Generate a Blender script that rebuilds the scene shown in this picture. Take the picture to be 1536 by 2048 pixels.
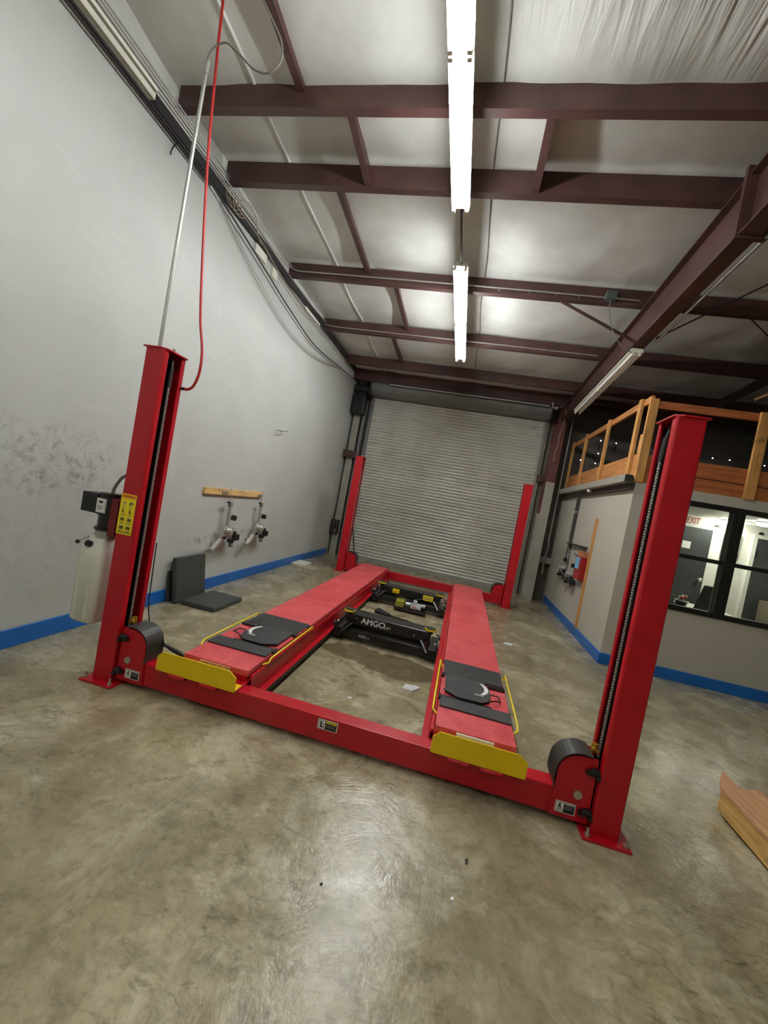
import bpy, bmesh, math, random
from mathutils import Vector, Matrix
random.seed(7)
for o in list(bpy.data.objects): bpy.data.objects.remove(o)
SC = bpy.context.scene
COL = SC.collection
PI = math.pi

# ------------------------------------------------------------------ camera
cam_d = bpy.data.cameras.new('camera'); cam = bpy.data.objects.new('camera', cam_d); COL.objects.link(cam)
CR = Vector((0.96437377, 0.19016324, 0.18390534)); CU = Vector((-0.187216534, -0.000562155, 0.982318509)); CF = Vector((-0.18690426, 0.98175232, -0.03505958))
M = Matrix((CR, CU, -CF)).transposed().to_4x4(); M.translation = Vector((2.2133, -2.3671, 1.5652))
cam.matrix_world = M
cam_d.sensor_fit = 'VERTICAL'; cam_d.sensor_height = 24.0
cam_d.lens = 828.8 / 2048 * 24.0
cam_d.clip_start = 0.05; cam_d.clip_end = 60
SC.camera = cam
# ------------------------------------------------------------------ world, exposure, light levels
SC.view_settings.view_transform = 'Standard'; SC.view_settings.look = 'None'
SC.view_settings.gamma = 1.0; SC.view_settings.use_curve_mapping = False
SC.view_settings.exposure = 0.62
TUBE_W = 62.0          # shop fluorescent tubes
OFFICE_W = 24.0        # office ceiling lamps
AMBIENT = 0.05
W = bpy.data.worlds.new('world'); SC.world = W; W.use_nodes = True
W.node_tree.nodes['Background'].inputs[0].default_value = (0.9, 0.95, 1.0, 1)
W.node_tree.nodes['Background'].inputs[1].default_value = AMBIENT

# ------------------------------------------------------------------ materials
def lin(c):
    return tuple(((v / 255) / 12.92 if v / 255 <= 0.04045 else ((v / 255 + 0.055) / 1.055) ** 2.4) for v in c) + (1,)
class NT:
    def __init__(s, name):
        s.m = bpy.data.materials.new(name); s.m.use_nodes = True; s.t = s.m.node_tree; s.N = s.t.nodes; s.L = s.t.links
        s.b = s.N['Principled BSDF']
    def n(s, typ, **kw):
        x = s.N.new(typ)
        for k, v in kw.items():
            if k.startswith('i_'):
                key = k[2:]; key = int(key) if key.isdigit() else key.replace('_', ' ')
                x.inputs[key].default_value = v
            else: setattr(x, k, v)
        return x
    def l(s, a, b): s.L.new(a, b)
    def coord(s, scale=(1, 1, 1), loc=(0, 0, 0), rot=(0, 0, 0)):
        c = s.n('ShaderNodeTexCoord'); m = s.n('ShaderNodeMapping')
        m.inputs['Scale'].default_value = scale; m.inputs['Location'].default_value = loc; m.inputs['Rotation'].default_value = rot
        s.l(c.outputs['Object'], m.inputs[0]); return m.outputs[0]
    def noise(s, vec, scale, detail=4, rough=0.6, dist=0.0):
        x = s.n('ShaderNodeTexNoise'); x.inputs['Scale'].default_value = scale; x.inputs['Detail'].default_value = detail
        x.inputs['Roughness'].default_value = rough; x.inputs['Distortion'].default_value = dist; s.l(vec, x.inputs['Vector']); return x.outputs['Fac']
    def ramp(s, fac, stops):
        r = s.n('ShaderNodeValToRGB'); e = r.color_ramp.elements
        while len(e) < len(stops): e.new(0.5)
        for k, (p, c) in enumerate(stops):
            e[k].position = p; e[k].color = c if len(c) == 4 else c + (1,)
        s.l(fac, r.inputs[0]); return r.outputs[0]
    def mix(s, fac, a, b, mode='MIX'):
        x = s.n('ShaderNodeMix', data_type='RGBA', blend_type=mode)
        for k, v in ((0, fac), (6, a), (7, b)):
            if hasattr(v, 'links'): s.l(v, x.inputs[k])
            else: x.inputs[k].default_value = v
        return x.outputs[2]
    def math(s, op, a, b=0.0, c=0.0, clamp=False):
        x = s.n('ShaderNodeMath', operation=op); x.use_clamp = clamp
        for k, v in enumerate((a, b, c)):
            if hasattr(v, 'links'): s.l(v, x.inputs[k])
            else: x.inputs[k].default_value = v
        return x.outputs[0]
    def bump(s, h, strength=0.2, dist=0.01):
        x = s.n('ShaderNodeBump'); x.inputs['Strength'].default_value = strength; x.inputs['Distance'].default_value = dist
        s.l(h, x.inputs['Height']); s.l(x.outputs[0], s.b.inputs['Normal'])
    def blob(s, vec, c, r, soft=0.4, nz=None, amt=0.5):
        """1 inside an irregular ellipsoid patch at c with radii r, 0 outside"""
        v = s.n('ShaderNodeVectorMath', operation='SUBTRACT'); s.l(vec, v.inputs[0]); v.inputs[1].default_value = c
        d = s.n('ShaderNodeVectorMath', operation='DIVIDE'); s.l(v.outputs[0], d.inputs[0]); d.inputs[1].default_value = r
        q = s.n('ShaderNodeVectorMath', operation='LENGTH'); s.l(d.outputs[0], q.inputs[0])
        x = q.outputs['Value']
        if nz is not None: x = s.math('ADD', x, s.math('MULTIPLY', s.math('SUBTRACT', nz, 0.5), amt * 2))
        k = s.n('ShaderNodeMapRange'); k.interpolation_type = 'SMOOTHSTEP'
        k.inputs['From Min'].default_value = 1 + soft / 2; k.inputs['From Max'].default_value = 1 - soft / 2
        s.l(x, k.inputs['Value']); return k.outputs[0]

def plain(name, rgb, rough=0.5, metal=0.0, var=0.06, nscale=12, bump=0.0, bscale=60, spec=0.5, coat=0.0):
    t = NT(name); c = lin(rgb); v = t.coord()
    n = t.noise(v, nscale)
    a = tuple(max(0, x * (1 - var)) for x in c[:3]) + (1,); b = tuple(min(1, x * (1 + var) + var * 0.01) for x in c[:3]) + (1,)
    t.l(t.ramp(n, [(0.3, a), (0.7, b)]), t.b.inputs['Base Color'])
    t.b.inputs['Roughness'].default_value = rough; t.b.inputs['Metallic'].default_value = metal
    t.b.inputs['Specular IOR Level'].default_value = spec; t.b.inputs['Coat Weight'].default_value = coat
    if bump: t.bump(t.noise(v, bscale, 3), bump, 0.003)
    return t.m
def glow(name, rgb, strength):
    t = NT(name); t.b.inputs['Base Color'].default_value = lin(rgb)
    t.b.inputs['Emission Color'].default_value = lin(rgb); t.b.inputs['Emission Strength'].default_value = strength
    return t.m

def floor_mat():
    t = NT('polished_concrete'); v = t.coord()
    big = t.noise(v, 0.55, 5, 0.62, 0.6); mid = t.noise(v, 2.6, 6, 0.65, 0.9); fine = t.noise(v, 22, 5, 0.7); spk = t.noise(v, 90, 2, 0.5)
    med = t.noise(v, 7.5, 6, 0.72, 0.5); patch = t.noise(v, 1.35, 5, 0.7, 0.8)
    c = t.ramp(mid, [(0.28, lin((118, 106, 78))), (0.45, lin((158, 146, 113))), (0.58, lin((176, 165, 131))), (0.78, lin((205, 196, 166)))])
    c = t.mix(t.ramp(big, [(0.40, (0, 0, 0)), (0.62, (0.6, 0.6, 0.6))]), c, lin((126, 115, 87)))
    c = t.mix(t.ramp(patch, [(0.52, (0, 0, 0)), (0.66, (0.5,) * 3)]), c, lin((210, 202, 176)))
    c = t.mix(t.ramp(med, [(0.30, (0.55,) * 3), (0.50, (0, 0, 0))]), c, lin((96, 87, 66)))
    c = t.mix(t.ramp(fine, [(0.3, (0.5,) * 3), (0.52, (0, 0, 0))]), c, lin((96, 86, 64)))
    vs = t.coord((1.0, 2.2, 1), rot=(0, 0, 0.3)); sc = t.noise(vs, 8.5, 6, 0.78, 1.0)
    f2 = t.noise(v, 48, 5, 0.75)
    c = t.mix(t.ramp(f2, [(0.32, (0.28,) * 3), (0.48, (0, 0, 0))]), c, lin((98, 88, 66)))
    area = t.ramp(t.noise(v, 0.8, 2, 0.5), [(0.42, (0, 0, 0)), (0.60, (1,) * 3)])
    c = t.mix(t.math('MULTIPLY', area, t.ramp(sc, [(0.53, (0, 0, 0)), (0.66, (0.7,) * 3)])), c, lin((82, 73, 53)))
    vc = t.n('ShaderNodeTexVoronoi'); vc.inputs['Scale'].default_value = 5.5
    wv = t.n('ShaderNodeVectorMath', operation='ADD'); t.l(v, wv.inputs[0])
    wn = t.n('ShaderNodeTexNoise'); wn.inputs['Scale'].default_value = 4.0; t.l(v, wn.inputs['Vector'])
    wm = t.n('ShaderNodeVectorMath', operation='SCALE'); t.l(wn.outputs['Color'], wm.inputs[0]); wm.inputs['Scale'].default_value = 0.35
    t.l(wm.outputs[0], wv.inputs[1]); t.l(wv.outputs[0], vc.inputs['Vector'])
    spots = t.ramp(vc.outputs['Distance'], [(0.12, (0.62,) * 3), (0.30, (0, 0, 0))])
    inbay = t.blob(v, (1.66, 0.95, 0), (0.7, 0.7, 3), 0.6, mid, 0.8)
    c = t.mix(t.math('MULTIPLY', spots, inbay), c, lin((88, 78, 60)))
    oil = t.math('MAXIMUM', t.blob(v, (1.42, 1.62, 0), (0.32, 0.20, 3), 0.2, mid, 0.45), t.blob(v, (1.86, 1.52, 0), (0.38, 0.25, 3), 0.18, mid, 0.5))
    c = t.mix(t.math('MULTIPLY', oil, 0.8), c, lin((84, 68, 44)))
    t.l(c, t.b.inputs['Base Color'])
    rg = t.ramp(mid, [(0.3, (0.13,) * 3), (0.7, (0.36,) * 3)])
    t.l(rg, t.b.inputs['Roughness']); t.b.inputs['Specular IOR Level'].default_value = 0.55
    h = t.math('ADD', t.math('MULTIPLY', mid, 1.0), t.math('ADD', t.math('MULTIPLY', med, 0.35), t.math('MULTIPLY', fine, 0.10)))
    t.bump(h, 0.32, 0.02)
    return t.m
def wall_mat(name, rgb, scuffs_and_marks=()):
    t = NT(name); v = t.coord(); n1 = t.noise(v, 1.1, 4, 0.55); n2 = t.noise(v, 7, 5, 0.7, 0.2)
    c0 = lin(rgb)
    c = t.ramp(n1, [(0.3, tuple(x * 0.93 for x in c0[:3])), (0.7, tuple(min(1, x * 1.05) for x in c0[:3]))])
    c = t.mix(t.ramp(t.noise(t.coord((1, 1, 3.2)), 2.2, 3, 0.5, 1.0), [(0.60, (0, 0, 0)), (0.70, (0.28,) * 3)]), c, tuple(min(1, x * 1.18) for x in c0[:3]) + (1,))
    for (cc, rr, k) in scuffs_and_marks:  # broken dark marks: scuffs, plus patches around the hanging clamps
        f = t.blob(v, cc, rr, 0.9, n2, 0.9)
        f = t.math('MULTIPLY', f, t.ramp(t.noise(v, 13, 6, 0.8, 0.3), [(0.47, (0.0,) * 3), (0.72, (1,) * 3)]))
        c = t.mix(t.math('MULTIPLY', f, k), c, lin((70, 64, 54)))
    t.l(c, t.b.inputs['Base Color']); t.b.inputs['Roughness'].default_value = 0.55
    t.bump(n2, 0.05, 0.01)
    return t.m
def insulation_mat():
    t = NT('vinyl_faced_insulation'); v = t.coord(); n = t.noise(v, 1.2, 4, 0.6)
    t.l(t.ramp(n, [(0.3, lin((192, 191, 182))), (0.7, lin((220, 220, 212)))]), t.b.inputs['Base Color'])
    t.b.inputs['Roughness'].default_value = 0.36
    w = t.noise(t.coord((4.5, 0.45, 1), rot=(0, 0, 0.22)), 3.0, 3, 0.5, 0.5)
    w2 = t.noise(v, 1.9, 2, 0.45)
    mk = t.blob(v, (3.5, -0.4, 4.7), (1.9, 1.0, 2), 0.6)
    t.bump(t.math('ADD', t.math('MULTIPLY', w, t.math('MULTIPLY_ADD', mk, 1.1, 0.06)), w2), 0.55, 0.05)
    return t.m
def lumber(name, rgb, axis=2):
    t = NT(name); s = [14, 14, 14]; s[axis] = 1.2; v = t.coord(tuple(s))
    n = t.noise(v, 1.8, 5, 0.6, 0.6); c0 = lin(rgb)
    c = t.ramp(n, [(0.3, tuple(x * 0.55 for x in c0[:3])), (0.5, c0[:3]), (0.75, tuple(min(1, x * 1.3) for x in c0[:3]))])
    kn = t.noise(t.coord((5, 5, 5)), 1.6, 2); c = t.mix(t.ramp(kn, [(0.66, (0,) * 3), (0.74, (0.7,) * 3)]), c, tuple(x * 0.3 for x in c0[:3]) + (1,))
    t.l(c, t.b.inputs['Base Color']); t.b.inputs['Roughness'].default_value = 0.65; t.bump(n, 0.15, 0.003)
    return t.m
def red_mat():
    t = NT('red_gloss_paint'); v = t.coord(); n = t.noise(v, 5, 4)
    t.l(t.ramp(n, [(0.3, (0.40, 0.001, 0.007)), (0.7, (0.47, 0.002, 0.012))]), t.b.inputs['Base Color'])
    t.b.inputs['Roughness'].default_value = 0.34; t.bump(t.noise(v, 160, 2), 0.06, 0.002)
    return t.m
def deck_mat():   # gritty anti-slip coating of the runway tops, a paler and pinker red
    t = NT('dusty_red_deck'); v = t.coord(); n = t.noise(v, 3.2, 5, 0.65, 0.5); f = t.noise(v, 26, 4, 0.7)
    c = t.ramp(n, [(0.28, (0.50, 0.038, 0.045)), (0.55, (0.68, 0.085, 0.092)), (0.8, (0.74, 0.16, 0.155))])
    c = t.mix(t.ramp(f, [(0.36, (0.4,) * 3), (0.52, (0,) * 3)]), c, (0.36, 0.02, 0.026, 1))
    t.l(c, t.b.inputs['Base Color']); t.b.inputs['Roughness'].default_value = 0.5; t.bump(f, 0.25, 0.004)
    return t.m
def primer_mat():
    t = NT('red_oxide_primer'); v = t.coord(); n = t.noise(v, 2.5, 4, 0.6)
    t.l(t.ramp(n, [(0.3, lin((64, 42, 39))), (0.7, lin((88, 58, 53)))]), t.b.inputs['Base Color']); t.b.inputs['Roughness'].default_value = 0.42
    return t.m
def column_mat(zlim):
    t = NT('column_paint_%d' % int(zlim * 100)); c = t.n('ShaderNodeTexCoord'); s = t.n('ShaderNodeSeparateXYZ'); t.l(c.outputs['Object'], s.inputs[0])
    f = t.math('GREATER_THAN', s.outputs[2], zlim)
    n = t.noise(t.coord(), 3, 4)
    g = t.ramp(n, [(0.3, lin((150, 146, 132))), (0.7, lin((172, 168, 154)))])
    r = t.ramp(n, [(0.3, lin((84, 46, 42))), (0.7, lin((108, 62, 55)))])
    t.l(t.mix(f, g, r), t.b.inputs['Base Color']); t.b.inputs['Roughness'].default_value = 0.5
    return t.m
def shutter_mat():
    t = NT('galvanised_shutter'); v = t.coord(); n = t.noise(t.coord((0.5, 1, 6)), 1.6, 6, 0.7, 0.8); n2 = t.noise(v, 1.3, 4)
    c = t.ramp(n2, [(0.3, lin((196, 193, 180))), (0.7, lin((220, 218, 206)))])
    c = t.mix(t.ramp(n, [(0.56, (0,) * 3), (0.72, (0.5,) * 3)]), c, lin((100, 92, 76)))
    t.l(c, t.b.inputs['Base Color']); t.b.inputs['Roughness'].default_value = 0.34; t.b.inputs['Metallic'].default_value = 0.1
    return t.m
def cable_mat():
    t = NT('twisted_steel_wire'); v = t.coord(); w = t.n('ShaderNodeTexWave'); w.wave_type = 'BANDS'; w.bands_direction = 'DIAGONAL'; w.inputs['Scale'].default_value = 40
    t.l(v, w.inputs[0]); t.l(t.ramp(w.outputs['Fac'], [(0.2, lin((84, 82, 78))), (0.8, lin((206, 204, 196)))]), t.b.inputs['Base Color'])
    t.b.inputs['Metallic'].default_value = 0.5; t.b.inputs['Roughness'].default_value = 0.4
    return t.m
def glass_mat():
    t = NT('window_glass'); b = t.n('ShaderNodeBsdfTransparent'); g = t.n('ShaderNodeBsdfGlossy'); g.inputs['Roughness'].default_value = 0.02
    m = t.n('ShaderNodeMixShader'); fr = t.n('ShaderNodeFresnel'); fr.inputs['IOR'].default_value = 1.45
    b.inputs[0].default_value = (0.96, 0.98, 0.97, 1)
    t.l(fr.outputs[0], m.inputs[0]); t.l(b.outputs[0], m.inputs[1]); t.l(g.outputs[0], m.inputs[2])
    t.l(m.outputs[0], t.N['Material Output'].inputs[0]); return t.m

MF = floor_mat()
MWL = wall_mat('grey_wall_paint', (192, 194, 186), [((-0.79, 0.15, 1.38), (0.3, 0.60, 0.24), 0.75), ((-0.79, 2.25, 0.66), (0.3, 0.42, 0.06), 0.9), ((-0.79, 3.1, 0.70), (0.3, 0.40, 0.05), 0.8), ((-0.79, -0.1, 0.7), (0.3, 0.8, 0.5), 0.22)])
MWO = wall_mat('office_wall_grey', (186, 181, 165), [((4.21, 4.9, 0.72), (0.3, 0.6, 0.12), 0.7)])
MINS = insulation_mat(); MRED = red_mat(); MDECK = deck_mat(); MPRI = primer_mat(); MSHUT = shutter_mat(); MCAB = cable_mat(); MGLASS = glass_mat()
MBLUE = plain('blue_gloss_paint', (20, 98, 176), 0.35, var=0.12, nscale=4)
MYEL = plain('yellow_paint', (232, 196, 0), 0.4, var=0.06, nscale=6)
MYEL2 = plain('yellow_rod_paint', (250, 226, 40), 0.35)
MBLK = plain('black_enamel', (24, 23, 22), 0.28, var=0.3, nscale=8)
MBLK2 = plain('black_plastic', (16, 16, 17), 0.45)
MRUB = plain('black_rubber', (30, 29, 28), 0.6, bump=0.3)
MGUARD = plain('dark_sheet_metal', (52, 50, 46), 0.45)
MPAD = plain('grey_black_pad', (52, 52, 51), 0.62, var=0.25, nscale=7, bump=0.2, bscale=40)
MMAT = plain('dark_vinyl_mat', (62, 64, 60), 0.6, var=0.12, bump=0.3, bscale=50)
MZINC = plain('zinc_plated_steel', (190, 186, 172), 0.3, 0.8)
MCHR = plain('polished_aluminium', (222, 220, 212), 0.22, 0.65)
MALU = plain('brushed_aluminium', (176, 174, 168), 0.35, 0.5)
MBRASS = plain('brass_fitting', (214, 172, 60), 0.3, 0.8)
MTANK = plain('milky_plastic', (226, 223, 208), 0.35, var=0.03)
MEMT = plain('galvanised_conduit', (176, 176, 168), 0.35, 0.6)
MHOSE = plain('red_rubber_hose', (176, 34, 28), 0.45)
MDRED = plain('dark_red_hose', (110, 14, 18), 0.45)
MBONE = plain('cream_plastic', (226, 224, 206), 0.5)
MGREYC = plain('grey_cable', (120, 116, 106), 0.5)
MTANC = plain('tan_cable', (158, 142, 118), 0.5)
MDARKM = plain('dark_steel', (46, 42, 42), 0.5, 0.2)
MGREYM = plain('grey_painted_steel', (150, 147, 134), 0.5, var=0.1, nscale=4)
MHOOD = plain('dull_galvanised_hood', (122, 124, 120), 0.45, 0.3, var=0.12, nscale=3)
MDARKW = plain('siding_panel', (112, 104, 93), 0.7, var=0.15, nscale=3)
MSOFF = plain('soffit_dark', (60, 54, 48), 0.7)
MWHITE = plain('white_paint', (236, 236, 226), 0.5, var=0.02)
MPAPER = plain('paper', (240, 240, 236), 0.7, var=0.02)
MDOOR = plain('dark_grey_door', (62, 66, 66), 0.4, var=0.15)
MFRAME = plain('black_window_frame', (22, 19, 18), 0.4)
MLUMY = lumber('lumber_upright', (196, 142, 78), 2); MLUMX = lumber('lumber_along_x', (170, 98, 50), 0); MLUMV = lumber('lumber_along_y', (186, 124, 66), 1)
MPINE = lumber('pine_board', (222, 182, 116), 1); MPLY = lumber('plywood_yellow', (204, 162, 92), 1); MPLK = lumber('plank_pinkish', (206, 154, 108), 1)
MSIGNR = plain('sign_red', (190, 40, 34), 0.5); MLBLK = plain('label_black', (20, 20, 20), 0.5); MLYEL = plain('label_yellow', (246, 222, 20), 0.45, var=0.02)
MLORG = plain('label_orange', (236, 140, 20), 0.45); MLGRY = plain('label_grey', (120, 118, 112), 0.5); MLWHT = plain('label_white', (232, 230, 224), 0.5, var=0.02)
MLBLU = plain('sky_blue_label', (120, 190, 226), 0.5); MCARD = plain('cardboard', (170, 112, 66), 0.8)
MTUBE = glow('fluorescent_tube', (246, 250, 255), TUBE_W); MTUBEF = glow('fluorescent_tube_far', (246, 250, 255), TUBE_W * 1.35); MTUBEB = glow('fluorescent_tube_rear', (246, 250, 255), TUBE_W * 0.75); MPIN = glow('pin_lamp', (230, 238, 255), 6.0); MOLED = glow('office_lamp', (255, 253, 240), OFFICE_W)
MTUBEOFF = plain('unlit_tube', (230, 230, 222), 0.3)
MPLAST = plain('clear_litter_plastic', (205, 205, 200), 0.25)

# ------------------------------------------------------------------ mesh builder
class MB:
    def __init__(s): s.v = []; s.f = []; s.mi = []; s.cur = 0; s.sm = []; s.s = False
    def mat(s, k): s.cur = k; return s
    def smooth(s, v=True): s.s = v; return s
    def add(s, vs, fs):
        o = len(s.v); s.v += [tuple(x) for x in vs]
        for f in fs: s.f.append(tuple(i + o for i in f)); s.mi.append(s.cur); s.sm.append(s.s)
        return s
    def box(s, a, b, M=None):
        (x0, y0, z0), (x1, y1, z1) = [tuple(q) for q in (a, b)]
        x0, x1 = min(x0, x1), max(x0, x1); y0, y1 = min(y0, y1), max(y0, y1); z0, z1 = min(z0, z1), max(z0, z1)
        v = [Vector(p) for p in ((x0, y0, z0), (x1, y0, z0), (x1, y1, z0), (x0, y1, z0), (x0, y0, z1), (x1, y0, z1), (x1, y1, z1), (x0, y1, z1))]
        if M: v = [M @ p for p in v]
        return s.add(v, [(0, 3, 2, 1), (4, 5, 6, 7), (0, 1, 5, 4), (1, 2, 6, 5), (2, 3, 7, 6), (3, 0, 4, 7)])
    def hexa(s, p): return s.add(p, [(0, 3, 2, 1), (4, 5, 6, 7), (0, 1, 5, 4), (1, 2, 6, 5), (2, 3, 7, 6), (3, 0, 4, 7)])
    def prism(s, poly, axis, a, b):
        """poly: 2D points in the other two axes (order x,y,z without axis)"""
        def P(u, w, t): return {'x': (t, u, w), 'y': (u, t, w), 'z': (u, w, t)}[axis]
        n = len(poly); v = [P(u, w, a) for u, w in poly] + [P(u, w, b) for u, w in poly]
        f = [tuple(range(n))[::-1], tuple(range(n, 2 * n))] + [(i, (i + 1) % n, n + (i + 1) % n, n + i) for i in range(n)]
        return s.add(v, f)
    def tube(s, pts, r, n=8, caps=True):
        P = [Vector(p) for p in pts]; m = len(P); R = r if isinstance(r, (list, tuple)) else [r] * m
        T = [(P[min(i + 1, m - 1)] - P[max(i - 1, 0)]).normalized() for i in range(m)]
        up = Vector((0, 0, 1)) if abs(T[0].z) < 0.9 else Vector((1, 0, 0)); u = T[0].cross(up).normalized(); v = []
        for i in range(m):
            u = (u - T[i] * u.dot(T[i])).normalized(); w = T[i].cross(u)
            v += [P[i] + (u * math.cos(2 * PI * k / n) + w * math.sin(2 * PI * k / n)) * R[i] for k in range(n)]
        f = [(i * n + k, i * n + (k + 1) % n, (i + 1) * n + (k + 1) % n, (i + 1) * n + k) for i in range(m - 1) for k in range(n)]
        q = s.s; s.s = True; s.add(v, f); s.s = q
        if caps: s.add(v, [tuple(range(n))[::-1], tuple(range((m - 1) * n, m * n))])
        return s
    def shift(s, x, y, z):
        s.v = [(p[0] + x, p[1] + y, p[2] + z) for p in s.v]; return s
    def cyl(s, a, b, r, n=20, r2=None): return s.tube([a, b], [r, r if r2 is None else r2], n)
    def ball(s, c, r, n=12):
        c = Vector(c); pts = [c + Vector((0, 0, -r * math.cos(PI * k / 8))) for k in range(9)]
        v = []; f = []
        for k in range(9):
            rr = max(1e-4, r * math.sin(PI * k / 8)); v += [pts[k] + Vector((rr * math.cos(2 * PI * j / n), rr * math.sin(2 * PI * j / n), 0)) for j in range(n)]
        f = [(k * n + j, k * n + (j + 1) % n, (k + 1) * n + (j + 1) % n, (k + 1) * n + j) for k in range(8) for j in range(n)]
        q = s.s; s.s = True; s.add(v, f); s.s = q; return s
    def strip(s, path, w, t=None, axis='y', a=0, b=1):
        """sheet of thickness t following a 2D path, extruded along axis"""
        t = t or 0.004; n = len(path); out = []
        for side in (1, -1):
            row = []
            for i, p in enumerate(path):
                q0 = Vector(path[max(i - 1, 0)]); q1 = Vector(path[min(i + 1, n - 1)]); d = (q1 - q0).normalized(); nn = Vector((-d.y, d.x))
                row.append(tuple(Vector(p) + nn * side * t / 2))
            out.append(row)
        poly_pairs = out
        for i in range(n - 1):
            quad = [poly_pairs[0][i], poly_pairs[0][i + 1], poly_pairs[1][i + 1], poly_pairs[1][i]]
            s.prism(quad, axis, a, b)
        return s
    def build(s, name, mats, parent=None, bevel=0.0, seg=2, loc=None):
        me = bpy.data.meshes.new(name); me.from_pydata(s.v, [], s.f)
        if not isinstance(mats, (list, tuple)): mats = [mats]
        for m in mats: me.materials.append(m)
        for p, k, q in zip(me.polygons, s.mi, s.sm): p.material_index = k; p.use_smooth = q
        bm = bmesh.new(); bm.from_mesh(me); bmesh.ops.recalc_face_normals(bm, faces=bm.faces); bm.to_mesh(me); bm.free()
        o = bpy.data.objects.new(name, me); COL.objects.link(o)
        if parent is not None: o.parent = parent; 
        if loc: o.location = loc
        if bevel:
            b = o.modifiers.new('bevel', 'BEVEL'); b.width = bevel; b.segments = seg; b.limit_method = 'ANGLE'; b.angle_limit = math.radians(40)
            b.harden_normals = False
        return o
def tag(o, label, cat, group=None, kind=None):
    o['label'] = label; o['category'] = cat
    if group: o['group'] = group
    if kind: o['kind'] = kind
    return o
def struct(o): o['kind'] = 'structure'; return o
def empty(name, loc, label, cat, group=None, rot=(0, 0, 0)):
    o = bpy.data.objects.new(name, None); COL.objects.link(o); o.location = loc; o.rotation_euler = rot; o.empty_display_size = 0.1
    return tag(o, label, cat, group)
def copy_tree(o, parent=None):
    c = o.copy(); COL.objects.link(c)
    if parent is not None: c.parent = parent
    for ch in [x for x in bpy.data.objects if x.parent == o]: copy_tree(ch, c)
    return c
def spline(pts, k=6):
    P = [Vector(p) for p in pts]; P = [2 * P[0] - P[1]] + P + [2 * P[-1] - P[-2]]; out = []
    for i in range(1, len(P) - 2):
        for j in range(k):
            t = j / k; a, b, c, d = P[i - 1:i + 3]
            out.append(0.5 * ((2 * b) + (c - a) * t + (2 * a - 5 * b + 4 * c - d) * t * t + (3 * b - a - 3 * c + d) * t ** 3))
    out.append(P[-2]); return out
def text_mesh(name, body, size, mat, parent, M, ext=0.0006, align='LEFT', offset=0.0):
    cu = bpy.data.curves.new(name, 'FONT'); cu.body = body; cu.size = size; cu.extrude = ext; cu.align_x = align; cu.offset = offset
    tmp = bpy.data.objects.new('tmp', cu); COL.objects.link(tmp); bpy.context.view_layer.update()
    me = bpy.data.meshes.new_from_object(tmp.evaluated_get(bpy.context.evaluated_depsgraph_get()))
    bpy.data.objects.remove(tmp)
    me.transform(M); me.materials.clear(); me.materials.append(mat)
    o = bpy.data.objects.new(name, me); COL.objects.link(o); o.parent = parent; return o

# =================================================================== THE SETTING
XL, XR, YB, YF = -0.794, 9.6, -5.2, 7.34
def roof(y): return 4.76 - 0.06 * y
CEIL_N = 1
struct(MB().box((XL - 0.2, YB - 0.2, -0.15), (XR + 0.2, YF + 0.2, 0)).build('floor', MF))
# insulated roof lining, sagging a little between purlins
PUR = [-3.05, -1.55, -0.05, 1.49, 3.05, 4.55, 5.98, 6.95]
def sag(y):
    for a, b in zip(PUR[:-1], PUR[1:]):
        if a <= y <= b: t = (y - a) / (b - a); return 0.05 * math.sin(PI * t)
    return 0
cb = MB().smooth(); nx, ny = 104, 150
vs = []
for j in range(ny + 1):
    for i in range(nx + 1):
        x = XL - 0.05 + (XR + 0.1 - XL) * i / nx; y = YB + (YF - YB) * j / ny
        seam = min(abs(((x + 0.1) % 2.0)), abs(2.0 - ((x + 0.1) % 2.0)))
        dz = -sag(y) * (0.55 + 0.45 * min(1, seam / 0.45)) + 0.006 * math.sin(9 * x + 2.1 * y) * math.sin(3.1 * y + x)
        vs.append((x, y, roof(y) + dz))
cb.add(vs, [(j * (nx + 1) + i, j * (nx + 1) + i + 1, (j + 1) * (nx + 1) + i + 1, (j + 1) * (nx + 1) + i) for j in range(ny) for i in range(nx)])
ceiling = struct(cb.build('ceiling', MINS))
for sx, mt, wd in ((-0.1, MINS, 0.03), (1.9, MGREYC, 0.014)):
    s = MB().smooth(); pts = [(sx + 0.012 * math.sin(3 * y), y, roof(y) - sag(y) * 0.55 - 0.004) for y in [YB + k * 0.12 for k in range(int((YF - YB) / 0.12))]]
    s.tube(pts, wd / 2, 6); s.build('seam', mt, ceiling)
# walls
def slab(name, a, b, m): return struct(MB().box(a, b).build(name, m))
slab('wall_left', (XL - 0.15, YB, 0), (XL, YF, 4.30), MWL)
slab('wall_left_upper', (XL - 0.15, YB, 4.30), (XL - 0.02, YF, 5.2), MINS)
slab('wall_far', (XL - 0.1, YF, 0), (XR, YF + 0.1, 5.2), MDARKW)
slab('wall_behind', (XL - 0.1, YB - 0.1, 0), (XR, YB, 5.2), MWO)
slab('wall_right', (XR, YB, 0), (XR + 0.1, YF, 5.2), MWO)
struct(MB().box((XL, YB, 0.0), (XL + 0.022, 7.0, 0.137)).build('baseboard_left', MBLUE, bevel=0.004))
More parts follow.
